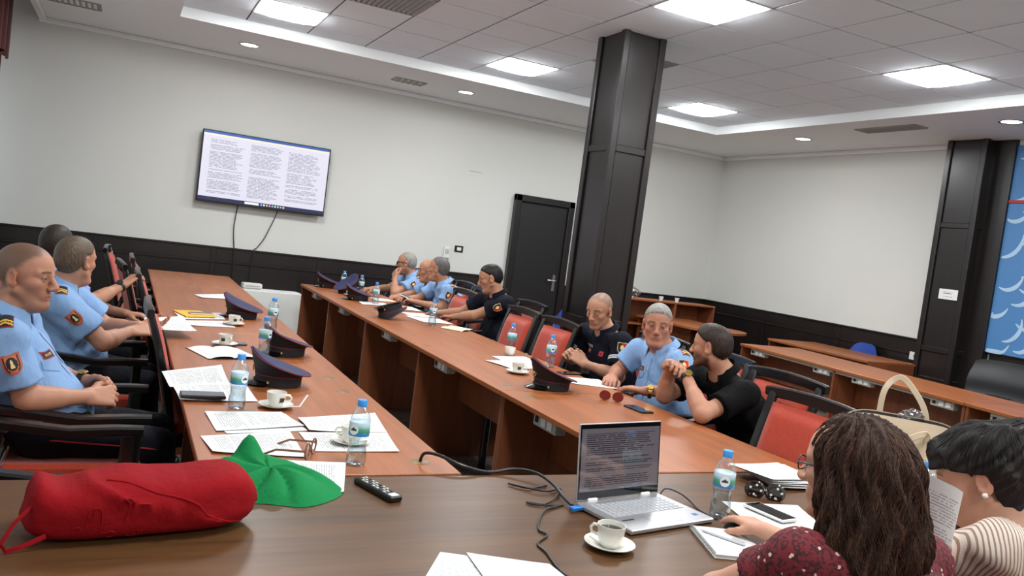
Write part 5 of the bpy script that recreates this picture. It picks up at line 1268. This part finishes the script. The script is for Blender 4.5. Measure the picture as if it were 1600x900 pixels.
def uniform_kit(p, sides='LR', near='L', badge=badge_state, tagside='R', pockets=True):
    o, base, bv = p['o'], p['base'], p['bv']; up = A(0, 0, 1)
    for s in sides:
        cf, a, sh = p['cuts'][s]; out = p['left'] * (1 if s == 'L' else -1)
        c = sh + (cf - sh) * .5; d = -out - p['fwd'] * (.45 if p['fwd'][0] < 0 else .1); d = nrm(d - a * np.dot(d, a)); decal(bv, c, d, -a, .066, .078, badge, 'sleeve_badge', o, base)
        ln = nrm(sh - p['nk']); decal(bv, sh + up * .035 - out * .012, nrm(-up * .8 - out * .6), -ln, .056, .11, epaulette, 'epaulette', o, base)
    f, l = p['fwd'], p['left']
    cc = p['nk'] * .62 + p['pel'] * .38 + f * .05
    s = 1 if tagside == 'L' else -1
    decal(bv, cc + l * .085 * s + up * .035, -f, up, .085, .028, name_tag, 'name_tag', o, base)
    if pockets:
        for s in (1, -1): decal(bv, cc + l * .085 * s - up * .005, -f, up, .11, .05, lambda u, v: srgb(122, 155, 196) if v > -.9 + .5 * abs(u) else None, 'pocket_flap', o, base, off=.004)
    decal(bv, cc - up * .06, -f, up, .03, .34, lambda u, v: srgb(124, 157, 198) if abs(u) > .1 or abs((v * 4) % 1 - .5) > .06 else srgb(230, 235, 240), 'button_placket', o, base, off=.003, n=34)
# ------------------------------------------------------------------ the people
H_DARK = hair_mat('dark_brown_hair', srgb(46, 36, 30)); H_GREY = hair_mat('grey_hair', srgb(138, 134, 128)); H_BLACK = hair_mat('black_hair', srgb(28, 24, 23)); H_BUZZ = hair_mat('cropped_brown_hair', srgb(92, 76, 62)); H_SALT = hair_mat('salt_pepper_hair', srgb(96, 92, 90))
GOLDM = pm('gold_metal', srgb(212, 176, 98), .25, metal=1.); BLKSTRAP = pm('black_strap', srgb(18, 18, 18), .5); WATCHF = pm('watch_face_silver', srgb(200, 200, 196), .25, metal=.6)
RW = (-1, 0, 0); LW = (1, 0, 0)
# --- right row
G = person('grey-haired officer in light blue shirt looking at the camera', None, dict(pel=(3.09, 3.97, .56), neck=(2.985, 3.975, .99), chest=(3.03, 3.975, .83), head=(2.92, 3.98, 1.135), shL=(2.96, 3.77, .95), shR=(2.97, 4.19, .945),
    elL=(2.90, 3.64, .80), wrL=(2.70, 3.715, .785), elR=(2.86, 4.24, .80), wrR=(2.72, 4.09, .785)), SHIRT, 'uniform', (198, 140, 116), (64, 54, 48), (-.58, -.81, 0), .04, .0, 1.05, .012, .004,
    short_hair(H_GREY, -.012, .008, .014), thick=1.12, belly=.06, vox=.004, stub=.12, sleeve=.72,
    hands={'L': dict(d=(-.45, .88, -.02), n=(0, 0, -1), curl=(.22, .22, .25, .3)), 'R': dict(d=(-.6, -.75, 0), curl=(.3, .3, .3, .3))})
uniform_kit(G, tagside='R'); wristwatch(G['J']['wrL'] - A(-.45, .88, 0) * .02 + A(.01, -.01, 0), (-.6, .4, 0), (-.3, -.5, .8), G['o'], G['base'], GOLDM, GOLDM, .033)
N = person('officer in navy polo with white arm bands, hands clasped, looking down', None, dict(pel=(3.12, 4.62, .56), neck=(2.995, 4.64, .99), chest=(3.05, 4.63, .82), head=(2.915, 4.64, 1.135), shL=(2.99, 4.43, .955), shR=(2.97, 4.86, .945),
    elL=(2.95, 4.36, .745), wrL=(2.79, 4.52, .785), elR=(2.93, 4.92, .76), wrR=(2.77, 4.71, .79)), NAVY, 'polo', (200, 150, 124), (66, 50, 40), (-.88, -.47, 0), .26, 0., 1.0, 0, -.004,
    None, .018, (np.asarray(srgb(112, 92, 78)), .75), .28, thick=1.06, vox=.004, sleeve=.68,
    hands={'L': dict(d=(-.55, .62, .45), n=(.1, .75, -.3), curl=(.7, .75, .8, .85), thumb=(.3, .2)), 'R': dict(d=(-.55, -.6, .5), n=(.1, -.75, -.3), curl=(.7, .75, .8, .85), thumb=(.3, .2))})
def polo_kit(p, bands=True, text=True):
    o, b, bv = p['o'], p['base'], p['bv']; cf, a, sh = p['cuts']['L']; f, l, up = p['fwd'], p['left'], A(0, 0, 1)
    d = nrm(-l + f * -.6); d = nrm(d - a * np.dot(d, a)); decal(bv, sh + (cf - sh) * .35, d, -a, .066, .076, badge_state, 'sleeve_badge', o, b)
    if bands:
        for s in 'LR':
            cf, a, sh = p['cuts'][s]; out = l * (1 if s == 'L' else -1); d = nrm(-out - a * np.dot(-out, a)); decal(bv, sh + (cf - sh) * .72, d, -a, .13, .03, stripes, 'reflective_band', o, b, n=20)
            d = nrm(-f - a * np.dot(-f, a)); decal(bv, sh + (cf - sh) * .72, d, -a, .11, .03, stripes, 'reflective_band', o, b, n=20)
    cc = p['nk'] * .66 + p['pel'] * .34 + f * .05
    if text:
        text_decal(bv, 'POLICIA', cc - l * .075 + up * .035, -f, up, .026, 'chest_lettering', o, b, WHITE)
        decal(bv, cc - l * .075 + up * .012, -f, up, .075, .026, name_tag, 'name_tag', o, b); decal(bv, cc + l * .07 + up * .01, -f, up, .035, .034, small_flag, 'flag_patch', o, b)
polo_kit(N)
Bk = person('young bearded man in a black polo, elbows on the table, looking away', None, dict(pel=(3.17, 3.29, .56), neck=(2.925, 3.345, .965), chest=(3.02, 3.32, .80), head=(2.825, 3.36, 1.105), shL=(2.90, 3.135, .905), shR=(2.92, 3.54, .905),
    elL=(2.625, 3.115, .80), wrL=(2.66, 3.325, .955), elR=(2.70, 3.53, .80), wrR=(2.655, 3.46, .985)), BLACKC, 'polo', (204, 152, 126), (34, 26, 22), (-.52, .85, 0), .04, 0., .97, 0, .0025,
    short_hair(H_DARK, -.014, .008, .018), .0, (np.asarray(srgb(58, 46, 40)), .8), .95, thick=1.04, vox=.004, sleeve=.66,
    hands={'L': dict(d=(-.22, .86, .38), n=(-.1, .35, -.85), curl=(.35, .4, .45, .5), thumb=(.2, .1)), 'R': dict(d=(-.2, -.9, .15), n=(-.35, -.1, -.9), curl=(.55, .55, .6, .6), thumb=(.2, .1))})
wristwatch(Bk['J']['wrL'] + A(-.002, -.018, -.012), (.15, .83, .6), (-.35, -.75, .5), Bk['o'], Bk['base'], BLKSTRAP, GOLDM, .0335)
FN = person('officer in navy polo reading, with dark receding hair, in profile', None, dict(pel=(3.11, 6.38, .56), neck=(2.995, 6.44, 1.03), chest=(3.06, 6.42, .85), head=(2.905, 6.46, 1.175), shL=(2.985, 6.24, .98), shR=(2.97, 6.66, .97),
    elL=(2.77, 6.40, .845), wrL=(2.68, 6.65, .79), elR=(2.8, 6.78, .82), wrR=(2.66, 6.93, .79)), NAVY, 'polo', (196, 146, 118), (40, 32, 28), (-.9, .38, 0), .3, 0., 1.0, .004, -.004,
    short_hair(H_BLACK, .002, .007, .007), vox=.0055, thick=1.1, belly=.07, stub=.25, hands={'L': dict(d=(-.3, .9, -.05), curl=(.3, .3, .3, .3))})
polo_kit(FN, False, False); text_decal(FN['bv'], 'P', FN['nk'] * .72 + FN['pel'] * .28 + A(.04, -.2, .0), (-.45, .9, 0), (0, 0, 1), .1, 'back_lettering', FN['o'], FN['base'], WHITE)
B2 = person('blue-shirted officer with cropped grey hair turned to the screen', None, dict(pel=(3.09, 7.66, .56), neck=(2.96, 7.69, 1.0), chest=(3.03, 7.68, .83), head=(2.885, 7.71, 1.15), shL=(2.955, 7.475, .95), shR=(2.95, 7.90, .945),
    elL=(2.87, 7.46, .775), wrL=(2.67, 7.66, .80), elR=(2.80, 7.98, .80), wrR=(2.64, 7.86, .80)), SHIRT, 'uniform', (200, 148, 120), (80, 66, 56), (-.72, .69, 0), 0., 0., 1.02, .004, .0025,
    short_hair(H_SALT, .022, .005, .003, .001), .03, (np.asarray(srgb(112, 104, 98)), .8), vox=.0055, thick=1.1, belly=.04, hands={'L': dict(d=(-.55, .8, .1), curl=(.6, .6, .6, .6)), 'R': dict(d=(-.7, -.5, .2), curl=(.6, .6, .6, .6))})
uniform_kit(B2)
B4 = person('bald officer half hidden behind the blue-shirted one', None, dict(pel=(3.14, 8.12, .55), neck=(3.0, 8.12, .965), head=(2.92, 8.11, 1.10), elL=(2.9, 7.98, .79), wrL=(2.74, 8.12, .79), elR=(2.86, 8.4, .8), wrR=(2.7, 8.3, .79)), SHIRT, 'uniform',
    (202, 150, 122), (90, 74, 62), (-.9, .3, 0), .1, 0., 1., .004, .003, None, .05, (np.asarray(srgb(150, 118, 98)), .6), vox=.006, thick=1.05)
uniform_kit(B4, 'L', pockets=False)
B1 = person('officer with dark sunglasses resting chin on hand, far end', None, dict(pel=(3.1, 8.73, .56), neck=(2.955, 8.715, .985), chest=(3.03, 8.72, .82), head=(2.87, 8.71, 1.125), shL=(2.95, 8.5, .935), shR=(2.95, 8.93, .93),
    elL=(2.69, 8.43, .80), wrL=(2.715, 8.56, .945), elR=(2.78, 8.98, .80), wrR=(2.55, 8.86, .79)), SHIRT, 'uniform', (198, 148, 122), (96, 90, 86), (-.88, .46, 0), .04, 0., 1.02, .008, .0025,
    short_hair(H_GREY, .028, .006, .0, .0015), vox=.0055, thick=1.12, belly=.05, hands={'L': dict(d=(.05, .55, .75), n=(.85, .2, -.3), curl=(.55, .6, .65, .7), thumb=(.1, -.2))})
uniform_kit(B1)
# --- left row
L1 = person('nearest officer on the left in light blue shirt, in profile, hands folded', None, dict(pel=(-.2, 3.57, .57), neck=(-.365, 3.555, 1.0), chest=(-.33, 3.56, .82), head=(-.315, 3.55, 1.155), shR=(-.345, 3.335, .945), shL=(-.345, 3.775, .945),
    elR=(-.255, 3.315, .735), wrR=(-.065, 3.425, .725), elL=(-.25, 3.82, .735), wrL=(-.075, 3.625, .74), knR=(.2, 3.46, .53), knL=(.21, 3.70, .53)), SHIRT, 'uniform', (205, 150, 124), (52, 40, 34), (.93, -.36, 0), .03, 0., 1.03, .002, .003,
    None, .016, (np.asarray(srgb(84, 68, 56)), .8), .5, LW, vox=.0037, thick=1.08, belly=.02, sleeve=.78, fold=.0065, nose=1.02,
    hands={'R': dict(d=(.82, .5, -.05), n=(-.1, .75, -.5), curl=(.55, .6, .65, .7), thumb=(.2, .2)), 'L': dict(d=(.8, -.52, .02), n=(-.2, -.6, -.5), curl=(.6, .6, .65, .7), thumb=(.2, .2))})
uniform_kit(L1, badge=badge_round, tagside='R'); wristwatch(L1['J']['wrL'] + A(-.02, .015, 0), (.8, -.5, 0), (.3, -.2, .9), L1['o'], L1['base'], BLKSTRAP, GOLDM, .031)
for s in 'RL':
    k = L1['kn'][s]; p0 = L1['pel'] + L1['left'] * (.1 if s == 'L' else -.1); q = A(0, -.094 if s == 'R' else .094, 0)
    MB().tube([tuple(p0 + q * 1.02 - L1['base']), tuple((p0 + k) / 2 + q * .86 - L1['base']), tuple(k + q * .72 - L1['base'])], .0035, 6).build('red_piping', pm('red_piping', srgb(160, 26, 46), .7), L1['o'])
L2 = person('broad officer in light blue shirt seen from behind, head turned to the screen', None, dict(pel=(-.2, 4.7, .57), neck=(-.265, 4.71, .99), chest=(-.26, 4.71, .82), head=(-.205, 4.71, 1.135), shR=(-.245, 4.49, .935), shL=(-.245, 4.94, .935),
    elR=(-.04, 4.47, .76), wrR=(.075, 4.68, .79), elL=(-.03, 4.97, .76), wrL=(.12, 4.82, .80), knR=(.18, 4.6, .53), knL=(.18, 4.84, .53)), SHIRT, 'uniform', (206, 154, 128), (60, 46, 38), (.62, .78, 0), 0., 0., 1.03, .006, .0025,
    short_hair(H_BUZZ, -.006, .005, .005, .0012), .006, (np.asarray(srgb(104, 84, 70)), .8), fwd=LW, vox=.0055, thick=1.18, belly=.04, sleeve=.72, hands={'R': dict(d=(.85, .3, .1), n=(0, .5, -.7), curl=(.5, .5, .5, .5)), 'L': dict(d=(.8, -.2, .1), n=(0, -.3, .9), curl=(.3, .4, .4, .4))})
uniform_kit(L2, badge=badge_round)
L3 = person('far left officer in lilac shirt reaching out to a chair back', None, dict(pel=(-.36, 5.62, .57), neck=(-.41, 5.6, .995), head=(-.355, 5.6, 1.14), shR=(-.37, 5.4, .94), shL=(-.39, 5.82, .94),
    elR=(-.13, 5.47, .835), wrR=(.03, 5.66, .93), elL=(-.16, 5.8, .76), wrL=(.06, 5.62, .755)), SHIRT3, 'uniform', (200, 148, 120), (36, 28, 24), (.45, .89, 0), 0., 0., 1.03, 0, .0025,
    short_hair(H_DARK, -.012, .007, .01), fwd=LW, vox=.0055, thick=1.06, sleeve=.8, hands={'R': dict(d=(.6, .5, .55), n=(.3, .2, -.8), curl=(.4, .45, .5, .5), thumb=(.4, .2)), 'L': dict(d=(.9, -.2, 0), curl=(.5, .5, .5, .5))})
uniform_kit(L3, badge=badge_round); wristwatch(L3['J']['wrR'] + A(-.02, -.02, -.01), (.6, .6, .5), (0, -.5, .8), L3['o'], L3['base'], BLKSTRAP, BLKSTRAP, .032)
# dark sunglasses on the far officer
def specs(p, frame, lens, name='eyeglasses', lz=.0, thin=.0016):
    o, b, W = p['o'], p['base'], p['W']; e = MB()
    for s in (-1, 1):
        e.tube([tuple(W((s * .032 + .021 * math.cos(t), .098 - .006 * abs(math.cos(t)), .0 + .016 * math.sin(t))) - b) for t in [2 * math.pi * k / 16 for k in range(17)]], thin, 6, cap=False)
        e.tube([tuple(W(q) - b) for q in ((s * .053, .093, .004), (s * .074, .06, .008), (s * .082, -.012, .008), (s * .08, -.03, -.006))], thin * 1.2, 6)
    e.tube([tuple(W(q) - b) for q in ((-.012, .098, .004), (0, .102, .007), (.012, .098, .004))], thin, 6); g = e.build(name, frame, o)
    for s in (-1, 1):
        d = MB(); d.v = [tuple(W((s * .032 + .0205 * math.cos(t), .0975 - .006 * abs(math.cos(t)), .0155 * math.sin(t))) - b) for t in [2 * math.pi * k / 16 for k in range(16)]]; d.f = [tuple(range(16))]; d.mi = [0]; d.build('lens', lens, g)
specs(B1, BLACKP, pm('dark_lens', srgb(12, 12, 14), .1, spec=.8), 'sunglasses', thin=.003)
# --- women at the head table
def strands(name, m, o, base, paths, r):
    mb = MB()
    for pts in paths: mb.tube(pts, [r * .6] + [r] * (len(pts) - 2) + [r * .25], 3, cap=False)
    mb.v = [(p[0] - base[0], p[1] - base[1], p[2] - base[2]) for p in mb.v]; q = mb.build(name, m, o, ang=180); q['kind'] = 'stuff'; return q
H_W1 = hair_mat('wavy_brown_hair', srgb(58, 38, 29), .6); H_W1B = hair_mat('chestnut_hair_strands', srgb(86, 56, 40), .55); H_W2 = hair_mat('dark_tied_hair', srgb(30, 24, 23), .5)
def hair_w1(o, base, C, R, hs):
    H = SDF()
    def W(p): return C + (A(*p) * hs) @ R
    cu = lambda pts, r0, r1: [H.cone(W(a), W(b), ra, rb, .03) for (a, b, ra, rb) in zip(pts[:-1], pts[1:], np.linspace(r0, r1, len(pts))[:-1], np.linspace(r0, r1, len(pts))[1:])]
    H.ell(W((0, -.02, .036)), A(.075, .1, .09), R, .02)
    for s in (-1, 1):
        cu([(s * .04, .0, .03), (s * .055, -.015, -.05), (s * .07, -.03, -.13), (s * .078, -.05, -.2)], .046, .042)
        cu([(s * .03, -.06, .03), (s * .04, -.08, -.08), (s * .055, -.09, -.17), (s * .05, -.09, -.25)], .058, .045)
    cu([(0, -.08, .0), (0, -.105, -.12), (0, -.11, -.26)], .07, .055)
    def ext(D, X, Y, Z):
        q = np.stack(np.broadcast_arrays(X - C[0], Y - C[1], Z - C[2]), -1) @ R.T; a = np.arctan2(q[..., 0], -q[..., 1] - .0)
        n = .006 * np.sin(a * 17 + 2.2 * np.sin(q[..., 2] * 34)) + .0035 * np.sin(a * 41 + 3 * np.sin(q[..., 2] * 26 + 1))
        cutf = np.minimum(q[..., 1] - np.interp(q[..., 2], [-.2, -.06, .02, .06, .1], [.03, .035, .045, .068, .1]), .085 - q[..., 2] + 0 * n)
        return np.maximum(D + n, np.minimum(cutf, .12 - np.abs(q[..., 0])))
    P, F = H.mesh(.0045, ext=ext); np_mesh('hair', P, F, H_W1, o, base)
    bv = BVHTree.FromPolygons([Vector(p) for p in P], [tuple(f) for f in F.tolist()]); rr = random.Random(4); sets = ([], [])
    for k in range(1500):
        a = rr.uniform(-2.75, 2.75); ph = rr.uniform(0, 6); z0 = rr.uniform(-.05, .12); z1 = max(-.33, z0 - rr.uniform(.12, .3)); pts = []
        for i in range(12):
            z = z0 + (z1 - z0) * i / 11; aa = a + .1 * math.sin(z * 36 + ph) + .06 * math.sin(z * 15 + a)
            d = A(math.sin(aa), -math.cos(aa), .0); org = W((0, -.035, z)); dw = d @ R
            hit = bv.ray_cast(Vector(org + dw * .3), Vector(-dw), .3)
            if hit[0] is None: break
            pts.append(tuple(np.array(hit[0]) + dw * rr.uniform(.0004, .0018)))
        if len(pts) > 4: sets[k % 3 == 0].append(pts)
    strands('loose_strands', H_W1, o, base, sets[0], .0011); strands('loose_strands', H_W1B, o, base, sets[1], .001)
W1 = person('woman with long wavy brown hair in a red floral blouse, hand on a mouse', None, dict(pel=(1.49, .92, .56), neck=(1.465, 1.145, .985), chest=(1.475, 1.07, .82), head=(1.445, 1.217, 1.125), shL=(1.315, 1.195, .945), shR=(1.63, 1.15, .94),
    elL=(1.255, 1.36, .81), wrL=(1.48, 1.42, .79), elR=(1.67, 1.42, .825), wrR=(1.705, 1.69, .80), knL=(1.36, 1.34, .52), knR=(1.62, 1.34, .52)), blouse_red(), 'blouse', (222, 170, 146), (60, 44, 36), (-.27, .96, 0), .06, 0., .98, 0, .003, hair_w1, fwd=(-.05, 1, 0), vox=.0042, thick=.98, female=True, sleeve=.5, fold=.004,
    hands={'R': dict(d=(.05, .98, .0), n=(0, 0, -1), curl=(.25, .25, .28, .3), thumb=(.4, .3)), 'L': dict(d=(.95, .2, -.05))})
specs(W1, pm('thin_glasses_frame', srgb(60, 66, 80), .3, metal=.6), clear('spectacle_lens', (.95, .97, .98), .15), 'eyeglasses')
def hair_w2(o, base, C, R, hs):
    H = SDF()
    def W(p): return C + (A(*p) * hs) @ R
    H.ell(W((0, -.018, .04)), A(.088, .104, .096), R, .02); H.ell(W((0, -.09, .065)), A(.055, .045, .05), R, .03); H.ell(W((.01, -.12, .085)), A(.042, .036, .04), R, .02)
    for s in (-1, 1): H.cone(W((s * .06, .04, .06)), W((s * .072, .03, .0)), .026, .014, .02)
    H.cone(W((-.03, .07, .085)), W((-.05, .085, .035)), .026, .014, .02); H.cone(W((.02, .07, .09)), W((-.02, .092, .045)), .024, .013, .02)
    H.cone(W((0, -.05, -.0)), W((0, -.04, -.075)), .072, .054, .03)
    def ext(D, X, Y, Z):
        q = np.stack(np.broadcast_arrays(X - C[0], Y - C[1], Z - C[2]), -1) @ R.T
        n = .0028 * np.sin(q[..., 0] * 190 + 6 * q[..., 1] * np.sign(q[..., 0]) + 2 * np.sin(q[..., 2] * 40)) + .002 * np.sin(q[..., 2] * 230 + q[..., 1] * 80 + 2 * np.sin(q[..., 0] * 50))
        keep = np.maximum(np.maximum(scalp(q, -.012), np.minimum(-.028 - q[..., 1], q[..., 2] + .1)), np.minimum(.1 - q[..., 1], q[..., 2] - .04 + .3 * np.maximum(0, .07 - q[..., 1])))
        return np.maximum(D + n, -keep)
    P, F = H.mesh(.004, ext=ext); np_mesh('hair', P, F, H_W2, o, base)
    bv = BVHTree.FromPolygons([Vector(p) for p in P], [tuple(f) for f in F.tolist()]); rr = random.Random(9); paths = []
    for k in range(700):
        al = rr.uniform(-2.6, 2.6); pts = []; t0 = rr.uniform(0, .6)
        for i in range(10):
            t = min(1., t0 + .4 * i / 9 * 1.4); v = A(math.sin(al) * (1 - t), math.cos(al) * .9 * (1 - t) - 1.0 * t, (.25 - .35 * abs(math.sin(al))) * (1 - t) + .6 * t + .5 * math.sin(math.pi * t)); dw = nrm(v) @ R
            hit = bv.ray_cast(Vector(W((0, -.02, .03)) + dw * .3), Vector(-dw), .3)
            if hit[0] is None: break
            pts.append(tuple(np.array(hit[0]) + dw * rr.uniform(.0003, .0014)))
        if len(pts) > 4: paths.append(pts)
    strands('loose_strands', H_W2, o, base, paths, .001)
W2 = person('dark-haired woman in a cream striped blouse reading a sheet', None, dict(pel=(2.13, .94, .56), neck=(2.045, 1.215, .985), chest=(2.09, 1.09, .85), head=(1.99, 1.29, 1.085), shL=(1.925, 1.185, .945), shR=(2.195, 1.11, .975),
    elL=(1.87, 1.39, .79), wrL=(1.81, 1.235, .90), elR=(2.25, 1.36, .80), wrR=(2.16, 1.54, .80), knL=(1.98, 1.36, .52), knR=(2.26, 1.36, .52)), blouse_stripe(), 'blouse', (222, 172, 148), (44, 34, 30), (-.55, .83, 0), .42, 0., .97, 0, -.004, hair_w2, fwd=(-.12, .99, 0), vox=.0042, thick=.98, female=True, sleeve=.95, fold=.005,
    hands={'L': dict(d=(-.25, .45, .7), n=(-.9, .2, .1), curl=(.7, .7, .7, .7)), 'R': dict(d=(-.4, .85, 0))})
MB().lathe([(.0001, 0), (.006, .003), (.0075, .0075), (.006, .012), (.0001, .015)], 14, tuple(W2['W']((-.084, -.004, -.042)) - W2['base'])).build('pearl_earring', pm('pearl', srgb(235, 230, 222), .2), W2['o'])
